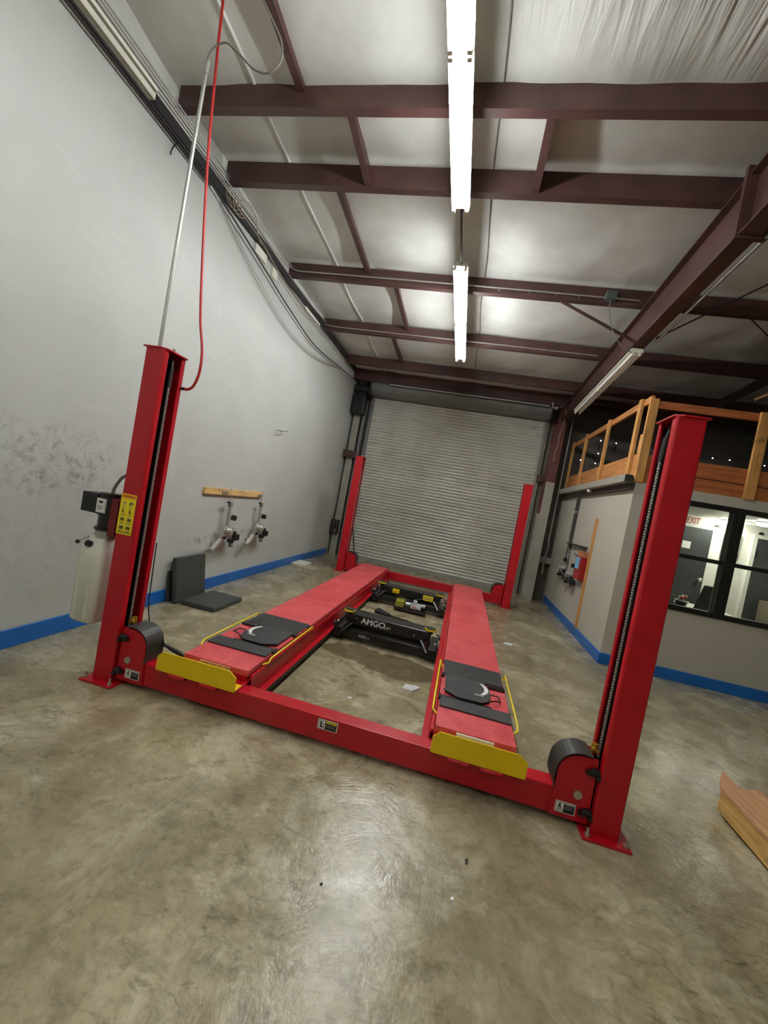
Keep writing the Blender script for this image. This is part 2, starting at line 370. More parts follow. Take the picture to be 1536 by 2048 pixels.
# office block
OX, OY = 4.21, 3.32
slab('wall_office_side', (OX, OY + 0.1, 0), (OX + 0.1, 7.2, 2.34), MWO)
ow = MB()
WX = [(4.42, 5.345), (5.455, 6.38), (6.5, 7.42)]; WZ0, WZ1 = 0.91, 2.165
ow.box((OX, OY, 0), (XR, OY + 0.1, WZ0)); ow.box((OX, OY, WZ1), (XR, OY + 0.1, 2.34))
ow.box((OX, OY, WZ0), (WX[0][0], OY + 0.1, WZ1)); ow.box((WX[2][1], OY, WZ0), (XR, OY + 0.1, WZ1))
for k in range(2): ow.box((WX[k][1], OY + 0.01, WZ0), (WX[k + 1][0], OY + 0.1, WZ1))
struct(ow.build('wall_office_front', MWO))
struct(MB().box((OX - 0.022, OY - 0.022, 0), (OX, 7.0, 0.137)).build('baseboard_office_side', MBLUE, bevel=0.004))
struct(MB().box((OX, OY - 0.022, 0), (XR, OY, 0.137)).build('baseboard_office_front', MBLUE, bevel=0.004))
for k, (a, b) in enumerate(WX):
    w = struct(bpy.data.objects.new('window_%d' % (k + 1), None)); COL.objects.link(w); w.location = (a, OY, WZ0)
    f = MB(); F = lambda *q: f.box(*q)
    X1, Z1 = b - a, WZ1 - WZ0
    F((-0.055, -0.02, -0.05), (X1 + 0.055, 0.08, 0.012)); F((-0.055, -0.02, Z1 - 0.012), (X1 + 0.055, 0.08, Z1 + 0.05))
    F((-0.055, -0.02, 0.012), (0.006, 0.08, Z1 - 0.012)); F((X1 - 0.006, -0.02, 0.012), (X1 + 0.055, 0.08, Z1 - 0.012))
    f.build('window_frame', MFRAME, w, bevel=0.003)
    MB().box((0.006, -0.012, 0.598), (X1 - 0.006, 0.06, 0.648)).build('meeting_rail', MFRAME, w)
    MB().box((0.0, 0.03, 0.0), (X1, 0.034, 0.6)).build('pane', MGLASS, w)
    MB().box((0.0, 0.03, 0.645), (X1, 0.034, Z1)).build('pane', MGLASS, w)
# office interior shell
slab('wall_office_back', (OX + 0.1, 5.5, 0), (XR, 5.6, 2.32), MWHITE)
slab('wall_office_inner_left', (OX + 0.1, OY + 0.1, 0), (OX + 0.13, 5.5, 2.32), MWHITE)
slab('wall_office_inner_right', (8.6, OY + 0.1, 0), (8.7, 5.5, 2.32), MWHITE)
slab('wall_office_inner_front', (7.5, OY + 0.1, 0), (8.6, OY + 0.12, 2.32), MWHITE)
slab('ceiling_office', (OX + 0.1, OY + 0.1, 2.22), (XR, 5.6, 2.33), MWHITE)
def office_door(n, x0, x1, left_hinge):
    d = struct(bpy.data.objects.new('door_%d' % n, None)); COL.objects.link(d); d.location = (x0, 5.5, 0)
    w = x1 - x0
    MB().box((0, -0.03, 0.01), (w, -0.002, 2.03)).build('door_leaf', MDOOR, d)
    MB().box((-0.06, -0.035, 0), (0, 0, 2.09)).box((w, -0.035, 0), (w + 0.06, 0, 2.09)).box((0, -0.035, 2.03), (w, 0, 2.09)).build('door_frame', MWHITE, d)
    kx = w - 0.08 if left_hinge else 0.08
    MB().cyl((kx, -0.03, 1.18), (kx, -0.08, 1.18), 0.015, 12).ball((kx, -0.10, 1.18), 0.034).build('door_knob', MCHR, d)
    return d
office_door(2, 5.42, 6.28, True); dd = office_door(3, 6.94, 7.80, True)
MB().box((0.0, -0.045, 1.72), (0.03, -0.03, 1.84)).build('hinge', MLBLK, dd)
# floor deck of the loft
slab('ceiling_loft_deck', (OX + 0.05, OY + 0.06, 2.345), (XR, YF, 2.50), MSOFF)

# roll-up door
D = 7.26; DX0, DX1, DZ = -0.33, 3.56, 3.95
door = struct(bpy.data.objects.new('door_1', None)); COL.objects.link(door); door.location = (DX0, D, 0)
prof = []; pitch = 0.0715; z = 0.07
while z < DZ + 0.2:
    for t, yy in ((0.0, 0.016), (0.05, -0.004), (0.16, -0.016), (0.36, -0.022), (0.58, -0.020), (0.76, -0.010), (0.86, 0.002), (0.93, 0.016)): prof.append((z + t * pitch, yy))
    z += pitch
w = DX1 - DX0; s = MB().smooth()
vs = []
for zz, yy in prof: vs += [(0, yy, zz), (w, yy, zz)]
s.add(vs, [(2 * i, 2 * i + 1, 2 * i + 3, 2 * i + 2) for i in range(len(prof) - 1)])
s.smooth(False)
cur = s.build('shutter_curtain', MSHUT, door)
sl = MB(); z = 0.1; k = 0
while z < DZ:
    if k % 2 == 0:
        sl.box((w - 0.03, -0.03, z), (w + 0.0, -0.012, z + 0.035))
    z += pitch; k += 1
sl.build('end_lock_row', MZINC, door)
MB().box((0, -0.05, 0.0), (w, 0.02, 0.035)).box((0, -0.025, 0.035), (w, 0.01, 0.085)).build('bottom_bar', MGREYM, door)
MB().box((-0.07, -0.06, 0), (0.0, 0.02, DZ + 0.05)).build('guide_rail', MHOOD, door)
MB().box((w, -0.06, 0), (w + 0.045, 0.02, DZ + 0.05)).box((w + 0.045, -0.02, 0), (w + 0.10, 0.02, DZ)).build('guide_rail', MGREYM, door)
hp = [(0.02, DZ - 0.10), (-0.10, DZ - 0.10)] + [(-0.20 + 0.24 * math.cos(a), DZ + 0.13 + 0.24 * math.sin(a)) for a in [PI * (1.42 - 0.09 * k) for k in range(11)]] + [(0.05, DZ + 0.37)]
hb = MB(); hb.prism([(p[0], p[1]) for p in hp], 'x', -0.03, w + 0.03); hb.build('shutter_hood', MHOOD, door)
MB().box((-0.05, -0.46, DZ - 0.16), (-0.03, 0.05, DZ + 0.36)).build('end_bracket', MDARKM, door)
MB().box((w + 0.03, -0.46, DZ - 0.12), (w + 0.05, 0.05, DZ + 0.36)).build('end_bracket', MDARKM, door)

# =================================================================== ROOF STEEL
def purlin(i, y, x0, x1, depth, label, fl=0.08):
    o = empty('roof_purlin', ((x0 + x1) / 2, y, roof(y) - depth), label, 'steel beam')
    L = (x1 - x0) / 2; b = MB(); dz = depth - 0.035
    b.box((-L, 0, 0), (L, 0.006, dz)); b.build('web', MPRI, o)
    MB().box((-L, 0.006, 0), (L, fl, 0.006)).box((-L, fl - 0.006, 0.006), (L, fl, 0.025)).build('bottom_flange', MPRI, o)
    return o
purlin(0, 0.745, XL + 0.02, XR, 0.222, 'brown steel roof beam nearest the camera, crossing below the first lit tube section', 0.08)
purlin(1, 1.47, XL + 0.02, XR, 0.24, 'deepest brown steel roof beam, second from the camera, with two short crosspieces meeting it')
pc = purlin(2, 3.05, XL + 0.02, XR, 0.22, 'brown steel roof beam with a silver conduit and square grey box fixed to its web')
pd = purlin(3, 4.55, XL + 0.02, XR, 0.22, 'brown steel roof beam above the far end of the last lit fluorescent fixture')
purlin(4, 5.98, XL + 0.02, XR, 0.21, 'dark steel roof beam just in front of the roll-up door hood')
ev = empty('eave_beam', (4.4, 6.72, roof(6.72) - 0.22), 'dark steel eave beam directly above the roll-up door drum', 'steel beam')
MB().box((-5.15, 0, -0.04), (5.15, 0.02, 0.22)).build('web', MPRI, ev); MB().box((-5.15, -0.06, -0.06), (5.15, 0.08, -0.04)).box((-5.15, -0.03, 0.02), (5.15, 0.0, 0.03)).build('bottom_flange', MPRI, ev)
MB().cyl((-4.3, -0.02, -0.085), (-0.9, -0.02, -0.085), 0.018, 10).build('shaft', MALU, ev)
# bolt heads along two purlins
for par, y0, n in ((pc, 0, 13), (pd, 0, 9)):
    for k in range(n):
        x = -2.3 + k * 0.16 + (0.05 if k % 3 else 0)
        MB().cyl((x, -0.001, 0.045 + 0.015 * (k % 2)), (x, -0.008, 0.045 + 0.015 * (k % 2)), 0.009, 8).build('bolt', MZINC, par)
# cross pieces between first two beams
for x0, x1, lab in ((0.72, 0.74, 'short brown steel crosspiece between the two nearest roof beams, left of the lights'), (2.26, 2.28, 'short brown steel crosspiece between the two nearest roof beams, right of the lights')):
    o = empty('steel_crosspiece', (x0, 0.81, 4.48), lab, 'steel brace', 'crosspieces of the framed roof opening')
    MB().hexa([(0, 0, 0.02), (0.008, 0, 0.02), (0.008, 0.68, -0.04), (0, 0.68, -0.04), (0, 0, 0.20), (0.008, 0, 0.20), (0.008, 0.68, 0.17), (0, 0.68, 0.17)]).build('web', MPRI, o)
    MB().hexa([(0.008, 0, 0.02), (0.06, 0, 0.02), (0.06, 0.68, -0.04), (0.008, 0.68, -0.04), (0.008, 0, 0.026), (0.06, 0, 0.026), (0.06, 0.68, -0.034), (0.008, 0.68, -0.034)]).build('flange', MPRI, o)
# sag struts along the slope between purlins
for x, y0, y1, lab in ((0.33, -1.5, 0.74, 'brown steel strut running down the ceiling nearest the camera beside the black cord'),
                       (0.36, 1.56, 3.05, 'grey steel strut on the ceiling between second and third roof beams'),
                       (0.71, 3.12, 4.55, 'narrow steel strut on the ceiling between third and fourth roof beams'),
                       (0.41, 4.62, 5.98, 'farthest steel strut on the ceiling near the roll-up door')):
    z0, z1 = roof(y0) - 0.10, roof(y1) - 0.10
    b = MB().hexa([(x - 0.03, y0, z0), (x + 0.03, y0, z0), (x + 0.03, y1, z1), (x - 0.03, y1, z1), (x - 0.03, y0, z0 + 0.01), (x + 0.03, y0, z0 + 0.01), (x + 0.03, y1, z1 + 0.01), (x - 0.03, y1, z1 + 0.01)])
    b.hexa([(x + 0.026, y0, z0), (x + 0.032, y0, z0), (x + 0.032, y1, z1), (x + 0.026, y1, z1), (x + 0.026, y0, z0 + 0.06), (x + 0.032, y0, z0 + 0.06), (x + 0.032, y1, z1 + 0.06), (x + 0.026, y1, z1 + 0.06)])
    tag(b.build('roof_strut', MPRI), lab, 'steel brace', 'struts between the roof beams')
# main rafter and its column
ra = empty('roof_rafter', (3.88, 1.2, 4.0), 'large brown steel rafter descending toward the column right of the roll-up door', 'steel beam')
def raf(name, x0, x1, f0, f1, par, ya=-5.0, yb=7.18, loc=Vector((3.88, 1.2, 4.0)), m=MPRI):
    P = [(x0, ya, f0(ya)), (x1, ya, f0(ya)), (x1, yb, f0(yb)), (x0, yb, f0(yb)), (x0, ya, f1(ya)), (x1, ya, f1(ya)), (x1, yb, f1(yb)), (x0, yb, f1(yb))]
    return MB().hexa([tuple(Vector(p) - loc) for p in P]).build(name, m, par)
rt = lambda y: 4.50 - 0.057 * y; rb = lambda y: 4.035 - 0.033 * y
raf('web', 3.862, 3.874, lambda y: rb(y), lambda y: rt(y), ra)
raf('bottom_flange', 3.80, 3.945, lambda y: rb(y) - 0.012, rb, ra)
raf('top_flange', 3.80, 3.945, rt, lambda y: rt(y) + 0.012, ra)
MB().box((-0.10, -0.02, -0.04), (0.12, 0.0, 0.50)).box((-0.10, 0.004, -0.04), (0.12, 0.02, 0.50)).build('splice_plate', MPRI, ra)
for k in range(4): MB().cyl((0.07, -0.02, 0.03 + 0.13 * k), (0.07, -0.045, 0.03 + 0.13 * k), 0.014, 6).build('splice_bolt', MDARKM, ra)
r2 = empty('roof_rafter', (6.0, 1.2, 4.3), 'dark brown steel beam over the loft at the right edge', 'steel beam')
raf('web', 6.0, 6.012, lambda y: 4.40 - 0.05 * y, lambda y: 4.55 - 0.06 * y, r2, loc=Vector((6.0, 1.2, 4.3)))
raf('bottom_flange', 5.93, 6.08, lambda y: 4.39 - 0.05 * y, lambda y: 4.40 - 0.05 * y, r2, loc=Vector((6.0, 1.2, 4.3)))
co = empty('steel_column', (3.84, 6.8, 0), 'brown steel column right of the roll-up door, painted grey on its lower half', 'column')
MB().box((-0.09, 0, 0), (0.085, 0.014, 3.84)).build('front_flange', column_mat(2.51), co)
MB().box((-0.008, 0.014, 0), (0.008, 0.40, 3.84)).build('web', column_mat(1.84), co)
MB().box((-0.09, 0.40, 0), (0.085, 0.414, 4.15)).build('rear_flange', column_mat(1.84), co)
MB().hexa([(-0.09, 0.0, 3.84), (0.085, 0.0, 3.84), (0.085, 0.40, 3.84), (-0.09, 0.40, 3.84), (-0.09, -0.30, 4.08), (0.085, -0.30, 4.08), (0.085, 0.40, 4.08), (-0.09, 0.40, 4.08)]).build('haunch', MPRI, co)
# flange brace from roof beam to rafter
tag(MB().tube([(2.86, 3.03, 4.33), (3.80, 3.05, 3.93)], 0.02, 4).build('diagonal_brace', MPRI), 'diagonal brown angle brace from roof beam down to the large rafter', 'steel brace')
# left column by door and girts
lc = empty('steel_column', (-0.64, 7.1, 0), 'grey steel column in the corner left of the roll-up door', 'column')
MB().box((-0.09, 0, 0), (0.07, 0.012, 4.2)).build('front_flange', MGREYM, lc); MB().box((-0.012, 0.012, 0), (0.0, 0.22, 4.2)).build('web', MGREYM, lc)
MB().box((0.12, 0.02, 0), (0.18, 0.2, 3.4)).build('jamb_angle', MHOOD, lc)
tag(MB().box((-0.79, 6.98, 2.34), (-0.50, 7.09, 2.50)).build('wall_girt', MPRI), 'short brown steel girt stub beside the left corner column', 'steel beam')
tag(MB().box((3.95, 7.08, 0.80), (4.21, 7.30, 0.93)).build('wall_girt', MGREYM), 'grey horizontal girt low on the wall between column and office', 'steel beam')
tag(MB().box((3.60, 7.15, 2.52), (3.74, 7.30, 2.68)).build('wall_girt', MPRI), 'brown girt stub between roll-up door rail and right column', 'steel beam')
op = empty('door_operator', (-0.60, 6.98, 3.35), 'dark electric door operator high in the left corner', 'motor')
MB().box((-0.15, -0.12, 0.0), (0.14, 0.11, 0.46)).build('housing', MBLK2, op, bevel=0.02)
MB().cyl((-0.16, 0.0, 0.60), (0.20, 0.0, 0.60), 0.09, 20).build('motor_drum', MDARKM, op)
MB().cyl((0.20, -0.03, 0.60), (0.235, -0.03, 0.60), 0.13, 24).build('sprocket', MDARKM, op)
MB().box((-0.10, 0.0, 0.46), (0.10, 0.08, 0.66)).build('bracket', MDARKM, op)
eb = empty('electrical_box', (-0.71, 7.05, 0.50), 'dark box with bright bolts low on the left corner column', 'box')
MB().box((-0.075, -0.03, 0.0), (0.12, 0.04, 0.34)).build('housing', MDARKM, eb, bevel=0.006)
for x, zz in ((-0.02, 0.26), (0.07, 0.28), (0.05, 0.10), (0.045, 0.06)): MB().ball((x, -0.035, zz), 0.013, 8).build('bolt', MCHR, eb)
tag(MB().cyl((-0.27, 7.02, 0.90), (-0.05, 6.96, 0.012), 0.014, 10).build('leaning_rod', MDARKM), 'thin dark rod leaning on the roll-up door beside the far left post', 'rod')

# =================================================================== FLUORESCENT FIXTURES
def fixture(name, y0, y1, lab, lit, x=1.68, zf=lambda y: 4.25 - 0.05 * y, w=0.115, grp=None):
    o = empty(name, (x, (y0 + y1) / 2, zf((y0 + y1) / 2)), lab, 'ceiling light', grp)
    L = (y1 - y0); sl = -0.05
    ang = math.atan2(zf(y1) - zf(y0), L); o.rotation_euler = (ang, 0, 0)
    h = L / 2
    MB().prism([(-0.078, 0.028), (-0.03, 0.022), (0.03, 0.022), (0.078, 0.028), (0.06, 0.07), (-0.06, 0.07)], 'y', -h, h).build('ballast_housing', MBONE, o)
    for sx in (-1, 1):
        for (a, b) in ((-h + 0.02, -0.035), (0.035, h - 0.02)):
            MB().cyl((sx * w / 2, a, 0), (sx * w / 2, b, 0), 0.017, 14).build('tube', {0: MTUBEOFF, 1: MTUBE, 2: MTUBEF, 3: MTUBEB}[int(lit)], o)
        for a in (-h + 0.01, -0.02, 0.02, h - 0.01):
            MB().box((sx * w / 2 - 0.014, a - 0.012, -0.02), (sx * w / 2 + 0.014, a + 0.012, 0.03)).build('lamp_holder', MBONE, o)
    return o
fixture('tube_light', -1.09, 1.37, 'lit twin fluorescent fixture running out of the top of the picture', True, grp='lit shop lights')
fixture('tube_light', 2.17, 4.62, 'lit twin fluorescent fixture farther from the camera, toward the roll-up door', 2, grp='lit shop lights')
fixture('tube_light', -4.9, -2.45, 'lit twin fluorescent fixture behind the camera', 3, grp='lit shop lights')  # unseen fixture, added so the floor near the camera is lit
fixture('tube_light', 3.02, 5.55, 'unlit twin fluorescent fixture hung under the large rafter on the right', False, x=3.83, zf=lambda y: 3.90 - 0.04 * y, w=0.07)
wl = empty('light_hanger', (1.68, 1.78, 4.2), 'dark conduit between the two lit fluorescent fixtures', 'conduit')
MB().cyl((0, -0.41, 0.03), (0, 0.40, -0.005), 0.011, 8).build('conduit_run', MDARKM, wl)
for y in (1.5, 3.1): 
    tag(MB().cyl((1.68, y + 0.02, 4.25 - 0.05 * y + 0.07), (1.68, y + 0.02, roof(y) - 0.22), 0.004, 6).build('hanger_wire', MDARKM), ('thin wire hanging the nearer lit fixture from the deep roof beam' if y < 2 else 'thin wire hanging the farther lit fixture from the third roof beam'), 'wire')

# =================================================================== PIPES AND CABLES ON THE LEFT WALL
def cable(name, pts, r, m, lab, cat='cable', k=6, n=6, grp=None):
    return tag(MB().tube(spline(pts, k), r, n).build(name, m), lab, cat, grp)
XW = -0.75
for zz, r, m, lab in ((4.222, 0.008, MDARKM, 'thinnest dark pipe, lowest of the pipes along the top of the left wall'),
                      (4.250, 0.013, MDARKM, 'dark pipe second from the bottom along the top of the left wall')):
    tag(MB().cyl((XW, -5.0, zz), (XW, 1.25, zz), r, 8).build('conduit', m), lab, 'pipe', 'pipes on the left wall')
for zz, hh, y1, lab in ((4.285, 0.045, 0.47, 'wider cream plastic channel along the top of the left wall'), (4.358, 0.028, 0.48, 'narrower cream plastic channel along the top of the left wall')):
    tag(MB().box((XW - 0.01, -5.0, zz), (XW + 0.03, y1, zz + hh)).build('cable_channel', MBONE), lab, 'channel', 'cream channels on the left wall')
for zz, y1, lab in ((4.415, 1.60, 'grey pipe just above the cream channels on the left wall'), (4.445, 2.9, 'thin grey pipe second from the top on the left wall'), (4.475, 3.6, 'topmost thin pipe where the left wall meets the ceiling')):
    tag(MB().tube([(XW + 0.02, -5.0, zz), (XW + 0.02, y1, zz)], 0.008, 8).build('conduit', MEMT), lab, 'pipe', 'pipes on the left wall')
tag(MB().box((XL, 0.50, 4.27), (XL + 0.05, 6.9, 4.36)).build('wall_rail', MDARKM), 'dark steel channel along the wall top behind the pipes', 'steel beam')
cable('hanging_cable', [(-.75, 1.23, 4.25), (-.74, 1.53, 4.20), (-.74, 1.97, 4.14), (-.74, 2.51, 4.06), (-.74, 3.19, 3.96), (-.74, 4.30, 3.86), (-.72, 5.6, 3.95), (-.66, 6.8, 4.02)], 0.009, MDARKM, 'thick dark cable drooping along the left wall toward the door operator', grp='cables drooping on the left wall')
cable('hanging_cable', [(-.77, 1.45, 4.22), (-.77, 1.57, 4.14), (-.77, 2.06, 3.96), (-.77, 2.57, 3.81), (-.77, 3.22, 3.69), (-.77, 3.98, 3.66), (-.77, 4.87, 3.77), (-.77, 5.64, 3.96)], 0.004, MGREYC, 'thin grey cable hanging lowest on the left wall', grp='cables drooping on the left wall')
cable('hanging_cable', [(-.77, 1.50, 4.24), (-.77, 2.0, 4.02), (-.77, 2.6, 3.86), (-.77, 3.22, 3.73), (-.77, 3.98, 3.70), (-.77, 4.87, 3.80), (-.77, 5.9, 4.04)], 0.003, MGREYC, 'thinnest grey cable just above the lowest one on the left wall', grp='cables drooping on the left wall')
cable('hanging_cable', [(-.74, .95, 4.38), (-.74, 1.40, 4.38), (-.74, 1.99, 4.39), (-.74, 2.78, 4.35), (-.74, 3.76, 4.34), (-.74, 4.6, 4.38)], 0.009, MGREYC, 'grey cable pinned highest along the left wall below the roof beams', grp='cables drooping on the left wall')
cable('hanging_cable', [(-.74, 1.6, 4.33), (-.74, 2.18, 4.31), (-.74, 2.58, 4.25), (-.74, 3.0, 4.20), (-.74, 3.70, 4.15), (-.74, 4.39, 4.17), (-.74, 5.34, 4.19), (-.72, 6.5, 4.15)], 0.008, MTANC, 'tan cable drooping midway along the left wall top', grp='cables drooping on the left wall')
cable('hanging_cable', [(-.76, 2.0, 4.36), (-.76, 2.6, 4.28), (-.76, 3.3, 4.22), (-.76, 4.0, 4.21), (-.76, 5.0, 4.24), (-.74, 6.4, 4.2)], 0.007, MDARKM, 'dark cable just above the tan one on the left wall', grp='cables drooping on the left wall')
lp = []
for k in range(46): a = k * 0.42; lp.append((-0.71 + 0.004 * (k % 5), 1.50 + 0.10 * math.cos(a) + 0.004 * k, 4.29 + 0.06 * math.sin(a)))
tag(MB().tube(lp, 0.005, 5).build('cable_coil', MTANC), 'tan cable coiled in loops under the deep roof beam on the left wall', 'cable')
cable('hanging_cable', [(-.70, 1.62, 4.36), (-.68, 1.78, 4.44), (-.68, 1.95, 4.40), (-.70, 2.05, 4.32), (-.72, 2.2, 4.25)], 0.005, MTANC, 'pale looped cable end beside the coil on the left wall', grp='cables drooping on the left wall')
for y0, y1, z0, z1, lab in ((2.18, 2.45, 4.16, 4.26, 'cream plate on the left wall nearest the cable coil'), (2.63, 2.76, 4.12, 4.24, 'small white plate on the left wall between two larger ones'), (3.75, 4.38, 4.20, 4.27, 'long pale plate on the left wall near the fourth roof beam')):
    tag(MB().box((XL, y0, z0), (XL + 0.03, y1, z1)).build('wall_plate', MBONE), lab, 'plate', 'plates on the left wall')
cable('hanging_plug', [(-.77, .86, 4.27), (-.76, .80, 4.24), (-.76, .75, 4.15), (-.76, .74, 4.09)], 0.006, MDARKM, 'short black cord hanging from the left wall top near the pipes', 'cord')
cable('purlin_conduit', [(-.78, 3.03, 4.50), (-.72, 3.03, 4.45), (-.62, 3.03, 4.42), (-.36, 3.03, 4.42), (0.46, 3.03, 4.42), (2.0, 3.03, 4.42), (3.75, 3.03, 4.41)], 0.010, MEMT, 'silver conduit running along the third roof beam', 'conduit')
cable('purlin_conduit', [(-.78, 4.53, 4.36), (-.70, 4.53, 4.33), (-.5, 4.53, 4.315), (0.15, 4.53, 4.315), (2.0, 4.53, 4.315), (3.75, 4.53, 4.31)], 0.009, MEMT, 'silver conduit running along the fourth roof beam', 'conduit')
jb = tag(MB().box((3.36, 2.96, 4.37), (3.48, 3.05, 4.47)).build('junction_box', plain('green_grey_box', (78, 88, 84), 0.5), bevel=0.005), 'square green-grey junction box on the third roof beam', 'box')
cable('lamp_cord', [(3.42, 3.0, 4.37), (3.44, 3.0, 4.2), (3.50, 2.98, 4.03), (3.60, 2.98, 3.88), (3.70, 3.0, 3.81), (3.80, 3.05, 3.80)], 0.005, MGREYC, 'thin cord from junction box to the unlit fixture', 'cord')
# rods between purlins on the right
cable('roof_tie', [(4.0, 3.0, 3.98), (4.9, 0.6, 4.1)], 0.008, MDARKM, 'dark wire stretching right from under the large rafter', 'wire', k=2)
tag(MB().tube([(4.9, 3.05, 4.36), (6.6, 4.5, 4.28)], 0.008, 6).build('roof_tie', MPRI), 'thin diagonal roof tie over the loft', 'wire')
tag(MB().tube([(3.99, -4.9, 4.16), (3.99, 2.95, 3.92)], 0.014, 8).build('rafter_conduit', MEMT), 'grey conduit following the right underside edge of the large rafter', 'conduit')

# =================================================================== CONDUIT DROP AND AIR HOSE ON THE NEAR LEFT POST
dc = empty('conduit_drop', (0.012, 0.10, 2.262), 'silver conduit rising from the near left post with a grey cord looping to the ceiling', 'conduit')
MB().cyl((0, 0, 0), (0.008, 0, 1.86), 0.0125, 12).build('pipe', MEMT, dc)
MB().cyl((0.008, 0, 1.84), (0.008, 0, 1.92), 0.017, 10).build('fitting', MEMT, dc)
MB().tube(spline([Vector(p) - Vector((0.012, 0.10, 2.262)) for p in [(0.02, .10, 4.15), (.02, .10, 4.22), (.06, .10, 4.28), (.13, .10, 4.30), (.18, .10, 4.27), (.26, .10, 4.21), (.36, .10, 4.13), (.45, .10, 4.10), (.51, .10, 4.12), (.55, .10, 4.19), (.53, .10, 4.29), (.47, .10, 4.39), (.33, .02, 4.58)]]), 0.006, 8).build('cord', MGREYC, dc)
ah = empty('air_hose', (0.15, 0.20, 2.05), 'red rubber air hose hanging from above and hooking into the near left post', 'hose')
MB().tube(spline([Vector(p) - Vector((0.15, 0.20, 2.05)) for p in [(-.05, .20, 4.9), (-.03, .20, 4.70), (-.01, .20, 4.40), (.02, .20, 4.03), (.05, .20, 3.69), (.10, .20, 3.28), (.165, .20, 2.81), (.21, .20, 2.53), (.26, .20, 2.33), (.268, .20, 2.18), (.24, .20, 2.08), (.20, .20, 2.05), (.17, .20, 2.05)]], 8), 0.0095, 10).build('hose', MHOSE, ah)
MB().cyl((-0.012, 0, 0), (0.03, 0, 0), 0.011, 8).build('fitting', MDARKM, ah)

# =================================================================== FOUR-POST LIFT
LW, LL, PH, PW, PD = 3.318, 5.595, 2.25, 0.145, 0.212
lift = empty('four_post_lift', (LW / 2, LL / 2, 0), 'red four-post car lift with two runways lowered between its posts', 'car lift')
LO = Vector((-LW / 2, -LL / 2, 0))
def channel(t=0.007, lip=0.042, r=0.012):
    # outer outline of the C section opening toward +x, built as a closed polygon
    def arc(cx, cy, rr, a0, a1, n=5): return [(cx + rr * math.cos(a0 + (a1 - a0) * k / n), cy + rr * math.sin(a0 + (a1 - a0) * k / n)) for k in range(n + 1)]
    o = [(PW, lip)] + arc(PW - r, r, r, 0, -PI / 2) + arc(r, r, r, -PI / 2, -PI) + arc(r, PD - r, r, PI, PI / 2) + arc(PW - r, PD - r, r, PI / 2, 0) + [(PW, PD - lip)]
    ri = r - t
    i = [(PW - t, PD - lip)] + arc(PW - r, PD - r, ri, 0, PI / 2) + arc(r, PD - r, ri, PI / 2, PI) + arc(r, r, ri, -PI, -PI / 2) + arc(PW - r, r, ri, -PI / 2, 0) + [(PW - t, lip)]
    return o, i
def make_post(mx, my, near):
    """mx,my = mirror flags about the lift's centre; returns the post object"""
    def T(x, y, z): return ((LW - x if mx else x) + LO.x, (LL - y if my else y) + LO.y, z)
    def tb(b): b.v = [T(*p) for p in b.v]; return b
    o, i = channel(); poly = o + i; n = len(poly); b = MB()
    no = len(o)
    v = [(x, y, 0.012) for x, y in poly] + [(x, y, PH) for x, y in poly]
    fs = [(k, (k + 1) % n, n + (k + 1) % n, n + k) for k in range(n)]
    # caps as strips between outer and inner outlines
    for k in range(no - 1):
        a, c, d, e = k, k + 1, n - 2 - k, n - 1 - k
        fs += [(a, c, d, e), (n + e, n + d, n + c, n + a)]
    b.add(v, fs)
    post = tb(b).build('post', MRED, lift)
    tp = MB().prism([(-0.012, -0.010), (0.115, -0.010), (PW + 0.012, 0.02), (PW + 0.012, PD + 0.003), (-0.012, PD + 0.003)], 'z', PH, PH + 0.01); tb(tp).build('top_plate', MRED, post, bevel=0.002)
    bp = MB().prism([(-0.05, -0.05), (0.195, -0.05), (0.195, 0.246), (-0.05, 0.246)], 'z', 0.0, 0.014); tb(bp).build('base_plate', MRED, post, bevel=0.002)
    for bx, by in ((-0.027, -0.02), (0.165, -0.025), (0.17, 0.22), (-0.027, 0.215)):
        bb = MB().cyl((bx, by, 0.014), (bx, by, 0.026), 0.016, 6); bb.cyl((bx, by, 0.026), (bx, by, 0.055), 0.008, 8); tb(bb).build('anchor_bolt', MZINC, post)
    if True:
        nt = MB().cyl((0.098, 0.135, PH + 0.01), (0.098, 0.135, PH + 0.032), 0.017, 6); nt.cyl((0.098, 0.135, PH + 0.03), (0.098, 0.135, PH + 0.045), 0.009, 8); tb(nt).build('cable_nut', MZINC, post)
        # twisted wire rope
        b = MB().smooth(); z0, z1 = 0.36, 2.03; m = 420 if near else 40; nn = 10; v = []
        for k in range(m + 1):
            z = z0 + (z1 - z0) * k / m
            for j in range(nn):
                a = 2 * PI * j / nn; rr = 0.0078 * (1 + 0.13 * math.cos(3 * a - z * 2 * PI / 0.045)); v.append((0.130 + rr * math.cos(a), (0.128 if mx else 0.104) + rr * math.sin(a), z))
        b.add(v, [(k * nn + j, k * nn + (j + 1) % nn, (k + 1) * nn + (j + 1) % nn, (k + 1) * nn + j) for k in range(m) for j in range(nn)])
        tb(b).build('wire_rope', MCAB, post)
        sb = MB().cyl((0.130, 0.128 if mx else 0.104, 2.03), (0.124, 0.128 if mx else 0.112, 2.16), 0.013, 12); sb.cyl((0.124, 0.128 if mx else 0.112, 2.16), (0.105, 0.128, PH), 0.008, 10); tb(sb).build('threaded_end', MDARKM, post)
        ld = MB()
        ld.box((0.008, 0.012, 0.02), (0.022, 0.200, 2.23)); ld.box((0.022, 0.190, 0.02), (0.118 if mx else 0.055, 0.2035, 2.23))  # black backing and rear strip blacken the channel interior beside the ladder
        for k in range(18): ld.box((0.022, 0.06, 0.12 + 0.11 * k), (0.034, 0.10, 0.17 + 0.11 * k))
        tb(ld).build('lock_ladder', MBLK, post)
    return post
posts = {}
for mx in (0, 1):
    for my in (0, 1): posts[mx, my] = make_post(mx, my, my == 0)
